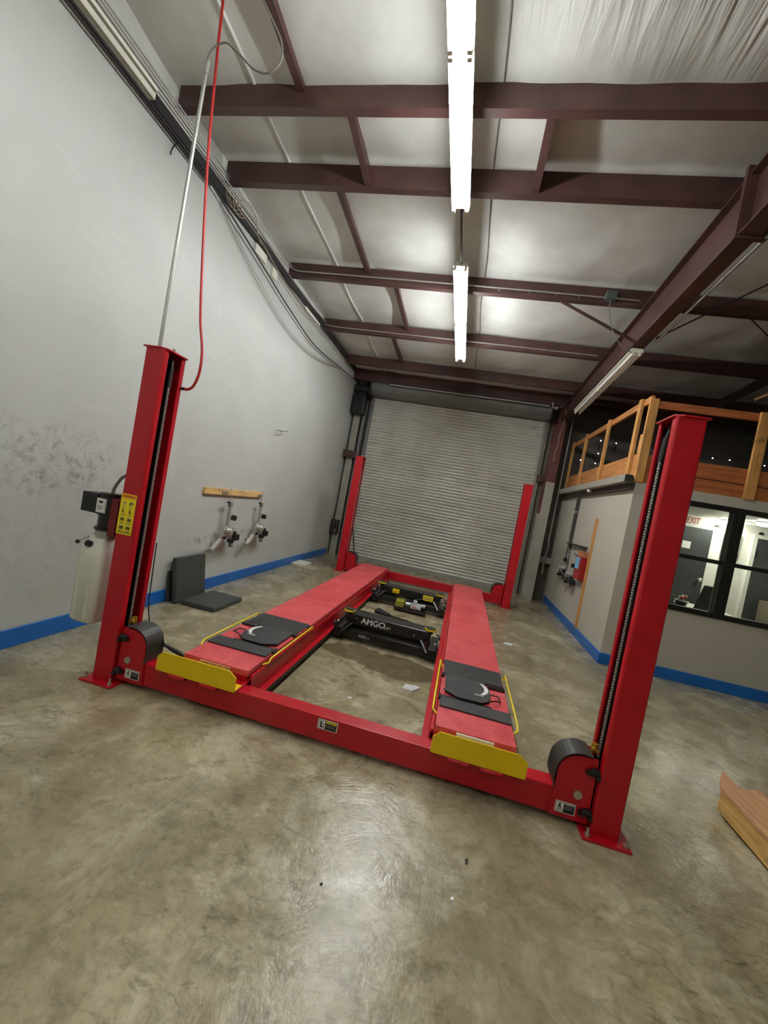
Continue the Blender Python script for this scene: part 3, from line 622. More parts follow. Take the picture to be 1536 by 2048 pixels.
# warning decal on near left post
def decal(parent, x0, x1, z0, z1, y, parts, mats, name='decal', off=LO):
    b = MB(); b.mat(0).box((x0 + off.x, y + off.y - 0.0012, z0), (x1 + off.x, y + off.y + 0.001, z1))
    for k, (mi, u0, u1, w0, w1) in enumerate(parts):
        b.mat(mi).box((x0 + (x1 - x0) * u0 + off.x, y + off.y - 0.0017 - 0.00005 * k, z0 + (z1 - z0) * w0), (x0 + (x1 - x0) * u1 + off.x, y + off.y, z0 + (z1 - z0) * w1))
    return b.build(name, mats, parent)
pp = [(2, 0.02, 0.98, 0.90, 0.985), (1, 0.16, 0.86, 0.925, 0.935), (1, 0.2, 0.82, 0.945, 0.955)]
for r, zc in enumerate((0.76, 0.56, 0.36, 0.16)):
    for c_, xc in enumerate((0.28, 0.73)):
        if r == 1:
            pp += [(1, xc - 0.07, xc - 0.01, zc - 0.01, zc + 0.07), (1, xc - 0.07, xc + 0.06, zc - 0.025, zc)]
        elif r == 0 and c_ == 0:
            pp += [(3, xc - 0.09, xc + 0.09, zc + 0.02, zc + 0.035), (3, xc - 0.09, xc + 0.09, zc - 0.005, zc + 0.01), (3, xc - 0.06, xc + 0.06, zc - 0.03, zc - 0.015)]
        else:
            pp += [(1, xc - 0.12, xc + 0.12, zc + 0.01, zc + 0.028), (3, xc - 0.09, xc + 0.09, zc + 0.028, zc + 0.052), (1, xc - 0.11, xc - 0.075, zc - 0.035, zc + 0.02), (1, xc + 0.075, xc + 0.11, zc - 0.035, zc + 0.02), (1, xc - 0.02 + 0.03 * (r - 2), xc + 0.03 + 0.03 * (r - 2), zc - 0.03, zc + 0.01)]
        pp += [(3, xc - 0.14, xc + 0.14, zc - 0.075, zc - 0.068), (3, xc - 0.12, xc + 0.10, zc - 0.09, zc - 0.083)]
pp += [(1, 0.08, 0.92, 0.045, 0.055)]
decal(posts[0, 0], 0.003, 0.119, 1.005, 1.275, 0.0, pp, [MLYEL, MLBLK, MLORG, MLGRY], 'warning_sticker')
# small wiring clip strip on the outer side of the near left post
MB().box((LO.x - 0.02, LO.y + 0.03, 1.57), (LO.x - 0.0005, LO.y + 0.12, 1.80)).build('cover_strip', MRED, posts[0, 0])

# crossbeams with end brackets
def make_beam(my):
    def T(x, y, z): return (x + LO.x, (LL - y if my else y) + LO.y, z)
    def tb(b): b.v = [T(*p) for p in b.v]; return b
    bm_ = tb(MB().box((0.15, 0.04, 0.033), (LW - 0.15, 0.150, 0.184))).build('crossbeam', MRED, lift, bevel=0.006)
    for mx in (0, 1):
        def X(x): return LW - x if mx else x
        def tx(b): b.v = [(X(p[0]), p[1], p[2]) for p in b.v]; return tb(b)
        arc = [(0.235 + 0.115 * math.cos(a), 0.285 + 0.105 * math.sin(a)) for a in [PI / 2 * (1 - k / 8) for k in range(9)]]
        poly = [(0.158, 0.036), (0.36, 0.036), (0.352, 0.17)] + arc[::-1] + [(0.165, 0.392), (0.158, 0.385)]
        pl = MB(); pl.prism(poly, 'y', 0.028, 0.038); pl.prism(poly, 'y', 0.158, 0.168); br = tx(pl).build('end_bracket', MRED, bm_)
        MBx = MB().cyl((0.262, 0.095, 0.27), (0.262, 0.125, 0.27), 0.09, 24); tx(MBx).build('rope_sheave', MDARKM, br)
        path = [(0.190, 0.402)] + [(0.235 + 0.128 * math.cos(a), 0.285 + 0.122 * math.sin(a)) for a in [PI / 2 * (1 - k / 9) for k in range(10)]] + [(0.366, 0.23), (0.352, 0.185)]
        gd = MB().strip(path, 0, 0.006, 'y', 0.020, 0.176); tx(gd).build('sheave_guard', MGUARD, br)
        pn = MB().cyl((0.231, 0.018, 0.182), (0.231, 0.03, 0.182), 0.022, 28); tx(pn).build('sheave_pin', MZINC, br)
        for zc in (0.325, 0.10):
            lt = MB().box((0.142, 0.008, zc - 0.016), (0.215, 0.03, zc + 0.008)); lt.box((0.142, -0.002, zc - 0.028), (0.165, 0.03, zc - 0.008)); lt.hexa([(0.15, 0.004, zc + 0.008), (0.20, 0.004, zc + 0.008), (0.20, 0.03, zc + 0.008), (0.15, 0.03, zc + 0.008), (0.155, 0.012, zc + 0.022), (0.185, 0.012, zc + 0.022), (0.185, 0.03, zc + 0.022), (0.155, 0.03, zc + 0.022)])
            lt.cyl((0.195, -0.004, zc - 0.004), (0.195, 0.01, zc - 0.004), 0.010, 12)
            tx(lt).build('safety_latch', MBLK, br, bevel=0.002)
        if not my:
            fb = MB().cyl((0.168, 0.10, 0.40), (0.168, 0.10, 0.445), 0.018, 10); fb.cyl((0.160, 0.07, 0.415), (0.185, 0.07, 0.432), 0.012, 6); tx(fb).build('brass_fitting', MBRASS, br)
    return bm_
beamF = make_beam(0); beamR = make_beam(1)
L1 = [(1, 0.04, 0.96, 0.06, 0.94), (0, 0.06, 0.42, 0.10, 0.90), (1, 0.17, 0.27, 0.50, 0.82), (1, 0.13, 0.22, 0.42, 0.52), (1, 0.24, 0.32, 0.42, 0.52), (3, 0.12, 0.36, 0.2, 0.28), (3, 0.14, 0.34, 0.32, 0.38), (0, 0.46, 0.92, 0.80, 0.90), (3, 0.46, 0.9, 0.62, 0.68), (3, 0.46, 0.85, 0.50, 0.56), (3, 0.46, 0.88, 0.38, 0.44)]
L2 = [(1, 0.04, 0.96, 0.06, 0.94), (0, 0.06, 0.38, 0.10, 0.90), (1, 0.13, 0.21, 0.30, 0.80), (1, 0.13, 0.32, 0.18, 0.32), (1, 0.29, 0.34, 0.45, 0.62), (2, 0.42, 0.93, 0.70, 0.92), (1, 0.50, 0.85, 0.78, 0.84), (3, 0.44, 0.9, 0.52, 0.57), (3, 0.44, 0.86, 0.40, 0.45), (3, 0.44, 0.9, 0.28, 0.33)]
decal(beamF, 0.225, 0.332, 0.062, 0.124, 0.028, L1, [MLWHT, MLBLK, MLYEL, MLGRY], 'sticker')
decal(beamF, 2.988, 3.092, 0.060, 0.122, 0.028, L1, [MLWHT, MLBLK, MLYEL, MLGRY], 'sticker')
decal(beamF, 1.592, 1.718, 0.108, 0.170, 0.040, L2, [MLWHT, MLBLK, MLYEL, MLGRY], 'sticker')

# runways
HR = 0.272
def make_runway(x0, x1, inner):
    b = MB(); s = 1 if inner == 'right' else -1
    yf, yb, yj = 0.15, 5.24, 3.485
    deck = MB().box((x0, yf, 0.232), (x1, yj - 0.004, HR)).box((x0, yj + 0.004, 0.232), (x1, yb, HR))
    deck.v = [tuple(Vector(p) + LO) for p in deck.v]
    rw = deck.build('runway', MDECK, lift, bevel=0.003)
    b = MB().box((x0 + 0.006, yf + 0.01, 0.19), (x1 - 0.006, yb - 0.01, 0.232)); b.box((x0 - 0.005, 0.035, 0.184), (x1 + 0.005, 5.55, 0.196))
    b.v = [tuple(Vector(p) + LO) for p in b.v]; b.build('runway_pan', MRED, rw, bevel=0.002)
    xi = x1 if s > 0 else x0
    r = MB()
    r.box((xi + s * 0.004, 0.17, 0.212), (xi + s * 0.024, 5.24, 0.232)); r.box((xi + s * 0.018, 0.17, 0.085), (xi + s * 0.026, 5.24, 0.212)); r.box((xi + s * 0.026, 0.17, 0.085), (xi + s * 0.070, 5.24, 0.093))
    r.box((xi - s * 0.02, 0.17, 0.07), (xi + s * 0.02, 5.24, 0.085))
    r.v = [tuple(Vector(p) + LO) for p in r.v]; r.build('jack_rail', MRED, rw, bevel=0.0015)
    r = MB().box((xi + s * 0.024, 0.17, 0.045), (xi + s * 0.066, 5.24, 0.084)); r.v = [tuple(Vector(p) + LO) for p in r.v]; r.build('rail_liner', MDARKM, rw)
    xo = x0 if s > 0 else x1
    r = MB().box((xo - s * 0.004, 0.17, 0.085), (xo + s * 0.006, 5.24, 0.232)); r.v = [tuple(Vector(p) + LO) for p in r.v]; r.build('outer_web', MRED, rw)
    # joint hinge line
    r = MB().box((x0 - 0.012, yj - 0.006, 0.245), (x1 + 0.012, yj + 0.006, HR - 0.004)); r.v = [tuple(Vector(p) + LO) for p in r.v]; r.build('joint_bar', MDARKM, rw)
    # grip strip on front edge
    xa = x0 + 0.13; r = MB()
    for k in range(8): r.box((xa + k * 0.028, yf - 0.012, 0.232), (xa + k * 0.028 + 0.024, yf - 0.003, 0.262))
    r.box((xa, yf - 0.006, 0.230), (xa + 0.224, yf, 0.264))
    r.v = [tuple(Vector(p) + LO) for p in r.v]; r.build('label_strip', MPLK if s > 0 else MBONE, rw)
    # wheel stop
    c0, c1 = x0 - 0.085 if s > 0 else x0 - 0.005, x1 + 0.0 if s > 0 else x1 + 0.04
    zb, zt = 0.192, 0.318
    st = MB().prism([(c0, zb), (c1, zb), (c1, zt - 0.035), (c1 - 0.05, zt), (c0 + 0.035, zt), (c0, zt - 0.035)], 'y', -0.004, 0.003)
    st.box((c0, 0.003, zb), (c1, 0.095, zb + 0.006))
    st.v = [tuple(Vector(p) + LO) for p in st.v]; so = st.build('wheel_stop', MYEL, lift)
    for hx in (c0 + 0.10, c1 - 0.24):
        h = MB().cyl((hx, -0.004, zb - 0.012), (hx + 0.12, -0.004, zb - 0.012), 0.011, 12); h.box((hx, -0.004, zb - 0.022), (hx + 0.12, 0.04, zb - 0.008)); h.v = [tuple(Vector(p) + LO) for p in h.v]; h.build('hinge_tube', MRED, so)
    # yellow side rods
    for rx in (x0 - 0.030, x1 + 0.035):
        xe = x0 + 0.002 if rx < x0 else x1 - 0.002
        r = MB().tube([(xe, 0.365, 0.235), (rx, 0.38, 0.255), (rx, 0.41, 0.278), (rx, 1.235, 0.278), (rx, 1.25, 0.262), (xe, 1.19, 0.235)], 0.007, 8)
        r.v = [tuple(Vector(p) + LO) for p in r.v]; r.build('side_rod', MYEL2, rw)
    return rw
rwL = make_runway(0.552, 1.035, 'right'); rwR = make_runway(2.285, 2.766, 'left')
# hydraulic power unit on the near left post
pu = MB()
T0 = LO
def P(b): b.v = [tuple(Vector(p) + LO) for p in b.v]; return b
body = MB(); cxx, cyy = -0.185, 0.10
def rr(w, d, r, n=4):
    o = []
    for (sx, sy, a0) in ((1, 1, 0), (-1, 1, PI / 2), (-1, -1, PI), (1, -1, 3 * PI / 2)):
        for k in range(n + 1):
            a = a0 + PI / 2 * k / n; o.append((sx * (w / 2 - r) + r * math.cos(a), sy * (d / 2 - r) + r * math.sin(a)))
    return o
lev = [(0.345, 0.17, 0.15), (0.362, 0.20, 0.178), (0.80, 0.205, 0.182), (0.845, 0.20, 0.178), (0.90, 0.135, 0.13), (0.945, 0.13, 0.125)]
v = []
for z, w_, d_ in lev: v += [(cxx + a, cyy + c, z) for a, c in rr(w_, d_, 0.035)]
n = 20; body.smooth(); body.add(v, [(k * n + j, k * n + (j + 1) % n, (k + 1) * n + (j + 1) % n, (k + 1) * n + j) for k in range(len(lev) - 1) for j in range(n)] + [tuple(range(n))[::-1], tuple(range((len(lev) - 1) * n, len(lev) * n))])
for sx in (-0.06, 0.03): body.smooth(False).box((cxx + sx, cyy - 0.097, 0.37), (cxx + sx + 0.012, cyy - 0.085, 0.80))
unit = P(body).build('oil_reservoir', MTANK, lift)
P(MB().cyl((cxx + 0.02, cyy, 0.935), (cxx + 0.02, cyy, 0.985), 0.068, 24)).build('pump_block', MALU, unit)
P(MB().cyl((cxx + 0.02, cyy, 0.985), (cxx + 0.02, cyy, 1.09), 0.062, 24).cyl((cxx + 0.02, cyy, 0.99), (cxx + 0.02, cyy, 1.005), 0.078, 24).cyl((cxx + 0.02, cyy, 1.09), (cxx + 0.02, cyy, 1.245), 0.070, 24)).build('motor', MBLK, unit)
P(MB().box((cxx - 0.16, cyy - 0.06, 1.095), (cxx - 0.03, cyy + 0.05, 1.23))).build('switch_box', MBLK2, unit, bevel=0.004)
P(MB().box((cxx - 0.018, cyy - 0.078, 1.11), (cxx + 0.048, cyy - 0.066, 1.205)).mat(1).box((cxx + 0.0, cyy - 0.0795, 1.175), (cxx + 0.03, cyy - 0.076, 1.190)).mat(2).box((cxx - 0.008, cyy - 0.0795, 1.15), (cxx + 0.036, cyy - 0.076, 1.154)).box((cxx - 0.008, cyy - 0.0795, 1.14), (cxx + 0.036, cyy - 0.076, 1.144)).box((cxx - 0.008, cyy - 0.0795, 1.13), (cxx + 0.03, cyy - 0.076, 1.134))).build('motor_label', [MLWHT, MLBLK, MLGRY], unit)
P(MB().cyl((cxx - 0.03, cyy - 0.03, 0.955), (cxx - 0.125, cyy - 0.06, 0.885), 0.005, 8).mat(1).ball((cxx - 0.135, cyy - 0.063, 0.878), 0.015)).build('release_lever', [MALU, MBLK2], unit)
P(MB().cyl((cxx - 0.02, cyy - 0.075, 0.885), (cxx - 0.02, cyy - 0.098, 0.893), 0.022, 18)).build('filler_cap', MBLK2, unit)
P(MB().box((-0.115, 0.05, 0.96), (0.0, 0.15, 1.22)).box((-0.055, 0.03, 0.975), (-0.04, 0.17, 1.21))).build('mounting_plate', MDRED, unit)
P(MB().tube(spline([(cxx + 0.02, cyy, 1.24), (cxx + 0.03, cyy, 1.29), (cxx + 0.07, cyy, 1.36), (-0.05, cyy, 1.42), (-0.03, cyy, 1.55), (-0.02, 0.1, 1.75)]), 0.011, 10)).build('power_cable', MGREYC, unit)
# hoses of the near left corner
hs = P(MB().tube(spline([(0.152, 0.21, 0.95), (0.156, 0.215, 0.7), (0.162, 0.22, 0.5), (0.20, 0.22, 0.36)]), 0.004, 6).tube(spline([(0.36, 0.17, 0.28), (0.41, 0.18, 0.265), (0.50, 0.19, 0.24), (0.56, 0.2, 0.2)]), 0.011, 8).tube(spline([(0.362, 0.16, 0.31), (0.38, 0.17, 0.28), (0.42, 0.18, 0.25), (0.52, 0.2, 0.21)]), 0.005, 6)); hs.build('hydraulic_hoses', MBLK2, lift)

# =================================================================== TURN PLATES ON THE RUNWAYS
def turn_plate(x0, x1, side, lab):
    """side=+1: pointer scale toward larger x"""
    o = empty('turn_plate', ((x0 + x1) / 2, 0.83, HR), lab, 'turn plate', 'turn plates on the runways'); w = (x1 - x0) / 2; s = side
    def bx(a, b): return MB().box((s * a[0], a[1], a[2]), (s * b[0], b[1], b[2]))
    bx((-w + 0.0, 0.14, 0.001), (w - 0.005, 0.435, 0.012)).build('rear_spacer', MPAD, o, bevel=0.002)
    r = MB()
    for k in range(10): r.box((s * (-w + 0.01), 0.16 + k * 0.027, 0.012), (s * (w - 0.01), 0.160 + k * 0.027 + 0.012, 0.0135))
    r.build('spacer_ribs', MPAD, o)
    bx((-w + 0.0, -0.43, 0.001), (w - 0.0, -0.285, 0.012)).build('front_spacer', MPAD, o, bevel=0.002)
    pr = MB().prism([(s * x, y) for x, y in [(-w + 0.025, -0.20), (-w + 0.13, -0.262), (w - 0.20, -0.262), (w - 0.135, -0.20), (w - 0.12, -0.13), (w - 0.12, 0.0), (w - 0.155, 0.10), (w - 0.17, 0.115), (-w + 0.02, 0.115)]], 'z', 0.008, 0.020)
    pr.build('plate', MPAD, o, bevel=0.002)
    bx((-w + 0.01, -0.285, 0.001), (w - 0.12, -0.262, 0.010)).build('base_frame', MBLK, o)
    bx((-w + 0.01, 0.115, 0.001), (w - 0.0, 0.14, 0.010)).build('base_frame', MBLK, o)
    b = MB()
    b.tube([(s * (-w + 0.015), -0.19, 0.022), (s * (-w + 0.12), -0.268, 0.022), (s * (w - 0.19), -0.268, 0.022), (s * (w - 0.10), -0.18, 0.022), (s * (w - 0.055), -0.17, 0.022), (s * (w - 0.06), -0.09, 0.022), (s * (w - 0.12), -0.085, 0.022)], 0.005, 8)
    b.build('wire_handle', MBLK, o)
    ar = [(s * (w - 0.245 + 0.115 * math.cos(a)), -0.03 + 0.125 * math.sin(a)) for a in [math.radians(-52 + 104 * k / 14) for k in range(15)]]
    ai = [(s * (w - 0.245 + 0.085 * math.cos(a)), -0.03 + 0.118 * math.sin(a)) for a in [math.radians(-52 + 104 * k / 14) for k in range(15)]]
    MB().prism(ar + ai[::-1], 'z', 0.0205, 0.0225).build('angle_scale', MLWHT, o)
    MB().box((s * (w - 0.235), -0.165, 0.0205), (s * (w - 0.17), -0.14, 0.026)).cyl((s * (w - 0.14), -0.10, 0.02), (s * (w - 0.14), -0.10, 0.03), 0.010, 10).build('pointer', MCHR, o)
    bx((w - 0.13, 0.055, 0.002), (w - 0.0, 0.105, 0.018)).build('stop_block', MBLK, o)
    bx((-w - 0.012, 0.06, 0.0), (-w + 0.012, 0.11, 0.018)).build('corner_block', MBLK, o)
    bx((-w - 0.012, 0.36, 0.0), (-w + 0.002, 0.42, 0.006)).build('corner_block', MBLK, o)
    bx((-w - 0.015, -0.33, 0.0), (-w + 0.006, -0.26, 0.014)).build('corner_block', MBLK, o)
    return o
turn_plate(2.292, 2.764, 1, 'black turn plate assembly on the right runway, its white scale toward the right')
turn_plate(0.556, 1.030, -1, 'black turn plate assembly on the left runway, its white scale toward the left')

# =================================================================== ROLLING BRIDGE JACKS
def bridge_jack(yc, lab, front):
    o = empty('bridge_jack', (1.66, yc, 0.05), lab, 'bridge jack', 'rolling jacks between the runways')
    MB().box((-0.52, 0.0, 0.0), (0.52, 0.09, 0.075)).build('lower_beam', MBLK, o, bevel=0.004)
    MB().box((-0.52, 0.30, 0.0), (0.52, 0.37, 0.07)).build('lower_beam', MBLK, o, bevel=0.004)
    for s in (-1, 1):
        MB().box((s * 0.46, -0.04, -0.01), (s * 0.545, 0.42, 0.09)).build('end_carriage', MBLK, o, bevel=0.004)
        MB().cyl((s * 0.546, 0.0, 0.11), (s * 0.56, 0.0, 0.11), 0.030, 16).cyl((s * 0.546, 0.36, 0.11), (s * 0.56, 0.36, 0.11), 0.030, 16).box((s * 0.53, -0.03, 0.07), (s * 0.546, 0.39, 0.125)).build('rollers', MDARKM, o)
        for y in (0.0, 0.36): MB().ball((s * 0.52, y, 0.14), 0.016, 10).build('roller_bolt', MZINC, o)
        # scissor arm plates
        MB().hexa([(s * 0.44, -0.10, 0.07), (s * 0.46, -0.10, 0.07), (s * 0.46, 0.25, 0.07), (s * 0.44, 0.25, 0.07), (s * 0.36, 0.0, 0.15), (s * 0.38, 0.0, 0.15), (s * 0.38, 0.18, 0.15), (s * 0.36, 0.18, 0.15)]).build('scissor_arm', MBLK, o)
        MB().box((s * 0.36, 0.08, 0.13), (s * 0.46, 0.18, 0.20)).build('arm_bracket', MBLK, o, bevel=0.004)
        ac = MB().cyl((s * 0.445, 0.13, 0.20), (s * 0.445, 0.13, 0.235), 0.03, 16); ac.build('pad_stem', MDARKM, o)
        MB().cyl((s * 0.445, 0.13, 0.235), (s * 0.445, 0.13, 0.252), 0.060, 28).build('pad_ring', MYEL2, o)
        MB().cyl((s * 0.445, 0.13, 0.246), (s * 0.445, 0.13, 0.260), 0.055, 28).build('lift_pad', MRUB, o)
    MB().box((-0.41, 0.07, 0.12), (0.43, 0.28, 0.228)).build('upper_beam', MBLK, o, bevel=0.006)
    return o
j1 = bridge_jack(1.86, 'black rolling jack between the runways with white lettering on its upper beam', True)
R90 = Matrix.Rotation(PI / 2, 4, 'X')
text_mesh('lettering', 'AMGO', 0.088, MLWHT, j1, Matrix.Translation((-0.29, 0.0685, 0.150)) @ R90, offset=0.0015)
text_mesh('lettering', 'LIFT', 0.038, MLWHT, j1, Matrix.Translation((-0.035, 0.0685, 0.148)) @ R90)
MB().box((-0.28, -0.004, 0.02), (-0.19, 0.001, 0.05)).build('name_plate', MLGRY, j1)
MB().cyl((-0.165, -0.02, 0.03), (-0.165, 0.0, 0.03), 0.008, 8).build('air_fitting', MZINC, j1)
MB().cyl((0.29, 0.06, 0.16), (0.29, 0.071, 0.16), 0.008, 10).cyl((-0.345, 0.06, 0.19), (-0.345, 0.071, 0.19), 0.006, 10).build('bolt', MZINC, j1)
j2 = bridge_jack(3.68, 'black rolling jack near the far end of the runways with yellow stickers', False)
MB().box((-0.26, 0.062, 0.14), (-0.16, 0.0695, 0.205)).mat(1).box((-0.25, 0.0605, 0.15), (-0.17, 0.0625, 0.17)).build('sticker', [MLYEL, MLORG], j2)
MB().box((0.20, 0.062, 0.13), (0.35, 0.0695, 0.205)).mat(1).box((0.215, 0.0605, 0.15), (0.33, 0.0625, 0.16)).box((0.215, 0.0605, 0.175), (0.33, 0.0625, 0.18)).build('sticker', [MLYEL, MLGRY], j2)
# pump tray on the front of the far jack
MB().box((-0.20, -0.36, -0.02), (0.26, -0.14, -0.012)).box((-0.20, -0.365, -0.02), (0.26, -0.36, 0.02)).shift(0.03, 0.17, 0.0).build('pump_tray', MDARKM, j2)
MB().box((-0.19, -0.33, -0.01), (-0.06, -0.17, 0.10)).shift(0.03, 0.17, 0.0).build('pump_reservoir', plain('olive_yellow', (150, 150, 40), 0.45), j2, bevel=0.01)
MB().cyl((0.02, -0.25, 0.05), (0.24, -0.25, 0.05), 0.055, 24).shift(0.03, 0.17, 0.0).build('pump_cylinder', MBLK, j2)
MB().cyl((-0.05, -0.25, 0.05), (0.02, -0.25, 0.05), 0.038, 20).shift(0.03, 0.17, 0.0).build('pump_piston', MALU, j2)
MB().box((0.03, -0.309, 0.02), (0.18, -0.300, 0.075)).mat(1).box((0.05, -0.3105, 0.045), (0.11, -0.308, 0.055)).box((0.05, -0.3105, 0.03), (0.15, -0.308, 0.036)).shift(0.03, 0.17, 0.0).build('pump_label', [MLWHT, MSIGNR], j2)
MB().box((0.06, -0.27, 0.105), (0.11, -0.22, 0.125)).shift(0.03, 0.17, 0.0).build('paper_tag', MLWHT, j2)
MB().tube(spline([(-0.28, -0.10, 0.09), (-0.22, -0.22, 0.13), (-0.12, -0.26, 0.14), (0.0, -0.26, 0.12), (0.06, -0.24, 0.11)]), 0.010, 8).tube([(0.04, -0.22, 0.12), (0.18, -0.16, 0.15)], 0.012, 8).shift(0.03, 0.17, 0.0).build('pump_hose', MBLK2, j2)
# foot pedal and its hose on the floor
fp = empty('foot_pedal', (1.38, 3.16, 0), 'black foot pedal with hose lying on the floor between the two jacks', 'pedal')
MB().hexa([(-0.09, -0.03, 0.0), (0.10, -0.06, 0.0), (0.13, 0.03, 0.0), (-0.06, 0.07, 0.0), (-0.09, -0.03, 0.05), (0.10, -0.06, 0.02), (0.13, 0.03, 0.02), (-0.06, 0.07, 0.06)]).build('pedal', MBLK2, fp, bevel=0.004)
MB().tube(spline([(0.11, -0.02, 0.01), (0.22, -0.05, 0.012), (0.34, -0.07, 0.012), (0.46, -0.12, 0.012)]), 0.010, 8).build('hose', MBLK2, fp)

# =================================================================== WALL-HUNG WHEEL CLAMPS
def wheel_clamp(loc, rot, lab, grp):
    """hangs in its local x-z plane, wall behind (+y)"""
    o = empty('wheel_clamp', loc, lab, 'wheel clamp', grp, rot)
    MB().box((-0.022, -0.012, 0.04), (0.022, 0.012, 0.36)).build('guide_bar', MALU, o, bevel=0.003)
    MB().box((-0.03, -0.018, 0.34), (0.03, 0.018, 0.40)).build('bar_cap', MGREYC, o, bevel=0.004)
    MB().cyl((0.055, -0.02, 0.20), (0.055, -0.07, 0.20), 0.035, 18).build('clamp_knob', MBLK2, o)
    MB().cyl((-0.03, 0.0, 0.04), (-0.03, -0.11, 0.04), 0.030, 24).cyl((-0.03, -0.015, 0.04), (-0.03, -0.035, 0.04), 0.060, 28).cyl((-0.03, -0.055, 0.04), (-0.03, -0.068, 0.04), 0.056, 28).cyl((-0.03, -0.09, 0.04), (-0.03, -0.10, 0.04), 0.048, 28).build('hub_disc', MCHR, o, bevel=0.004)
    MB().box((-0.14, -0.05, -0.07), (0.10, -0.01, -0.01)).build('cross_slide', MALU, o, bevel=0.004)
    MB().hexa([(-0.30, -0.05, -0.19), (-0.26, -0.05, -0.20), (-0.08, -0.05, -0.07), (-0.10, -0.05, -0.03), (-0.30, 0.0, -0.19), (-0.26, 0.0, -0.20), (-0.08, 0.0, -0.07), (-0.10, 0.0, -0.03)]).build('lower_arm', MCHR, o)
    MB().box((-0.34, -0.06, -0.21), (-0.27, 0.0, -0.18)).cyl((-0.33, -0.03, -0.16), (-0.33, -0.03, -0.10), 0.012, 10).build('arm_hook', MALU, o)
    MB().hexa([(0.04, -0.05, -0.05), (0.09, -0.05, -0.06), (0.15, -0.05, -0.20), (0.09, -0.05, -0.19), (0.04, -0.02, -0.05), (0.09, -0.02, -0.06), (0.15, -0.02, -0.20), (0.09, -0.02, -0.19)]).build('right_jaw', MGREYC, o)
    MB().box((0.08, -0.09, -0.10), (0.21, 0.0, -0.02)).cyl((0.12, -0.05, -0.02), (0.12, -0.05, 0.02), 0.03, 14).build('handle_grip', MBLK2, o, bevel=0.01)
    MB().cyl((0.0, -0.12, -0.09), (0.0, -0.05, -0.09), 0.028, 14).cyl((-0.11, -0.07, -0.05), (-0.11, -0.03, -0.05), 0.022, 12).build('black_knob', MBLK2, o)
    MB().tube(spline([(-0.12, -0.04, -0.02), (-0.22, -0.06, -0.03), (-0.34, -0.09, 0.01), (-0.44, -0.11, 0.05)]), 0.006, 6).build('spring_rod', MALU, o)
    MB().tube([(-0.01, 0.0, 0.39), (-0.045, -0.01, 0.40), (-0.045, -0.02, 0.52), (-0.03, -0.01, 0.56), (-0.02, 0.02, 0.56)], 0.006, 6).build('hanging_hook', MALU, o)
    MB().cyl((-0.09, -0.01, 0.40), (-0.045, -0.01, 0.39), 0.012, 10).build('hook_knob', MBLK2, o)
    return o
ww = empty('clamp_board', (-0.794, 2.70, 1.22), 'short pine board screwed to the left wall, holding two wheel clamps', 'board')
MB().box((0, -0.70, 0.0), (0.035, 0.70, 0.078)).build('board', MPINE, ww, bevel=0.003)
for y in (-0.30, 0.62): MB().tube([(0.03, y, 0.03), (0.07, y, 0.035), (0.09, y, 0.02)], 0.006, 6).box((0.035, y - 0.06, 0.02), (0.045, y + 0.08, 0.05)).build('hook', MZINC, ww)
RL = (0, 0, PI / 2)    # local -y faces +x
c1 = wheel_clamp((-0.71, 2.50, 0.70 + 0.04), RL, 'silver wheel clamp hanging nearest the camera on the left wall board', 'wheel clamps')
c2 = copy_tree(c1); c2.location = (-0.71, 3.32, 0.70 + 0.05); c2['label'] = 'silver wheel clamp hanging farther along the left wall board'
c3 = copy_tree(c1); c3.location = (4.185, 5.70, 0.86); c3.rotation_euler = (0, 0, -PI / 2); c3['label'] = 'silver wheel clamp on the office side wall, farther from the camera'
c4 = copy_tree(c1); c4.location = (4.185, 5.12, 0.82); c4.rotation_euler = (0, 0, -PI / 2); c4['label'] = 'silver wheel clamp on the office side wall beside the red box'
tag(MB().cyl((XL, 3.55, 2.27), (XL + 0.09, 3.55, 2.27), 0.006, 8).tube([(XL + 0.085, 3.50, 2.25), (XL + 0.085, 3.76, 2.31)], 0.007, 6).build('wall_hook', MGREYC), 'small bent metal hook on the upper left wall', 'hook')

# office side wall items
tag(MB().box((4.185, 5.68, 0.98), (4.209, 5.86, 2.21)).mat(1).box((4.183, 5.68, 1.93), (4.21, 5.86, 1.96)).build('wall_slot_cover', [MSOFF, MWO]), 'dark vertical strip on the office side wall left of the leaning stick', 'strip')  # dark strip in place of a recessed gap in the wall
tag(MB().box((4.13, 4.68, 1.355), (4.209, 5.75, 1.375)).build('wall_shelf', MDARKM), 'thin black shelf on the office side wall above the wheel clamps', 'shelf')
tb_ = empty('tool_panel', (4.185, 4.98, 1.09), 'pale metal panel hanging under the black shelf on the office wall', 'panel')
MB().box((0, -0.14, 0.0), (0.024, 0.12, 0.24)).build('panel', MALU, tb_, bevel=0.003)
MB().box((-0.03, -0.10, 0.03), (0.0, 0.04, 0.06)).build('bracket', MBLK2, tb_)
tag(MB().box((4.12, 4.56, 1.212), (4.20, 4.82, 1.30)).build('cardboard_box', MCARD, bevel=0.004), 'small brown cardboard box on top of the red box', 'box')
rb_ = empty('red_box', (4.209, 4.69, 0.85), 'red box with a sky blue sheet on its front, on the office wall', 'box')
MB().box((-0.10, -0.15, 0.0), (0.0, 0.155, 0.36)).build('case', plain('dark_red_plastic', (150, 18, 22), 0.4), rb_, bevel=0.006)
MB().box((-0.104, -0.06, 0.165), (-0.10, 0.145, 0.345)).build('blue_sheet', MLBLU, rb_)
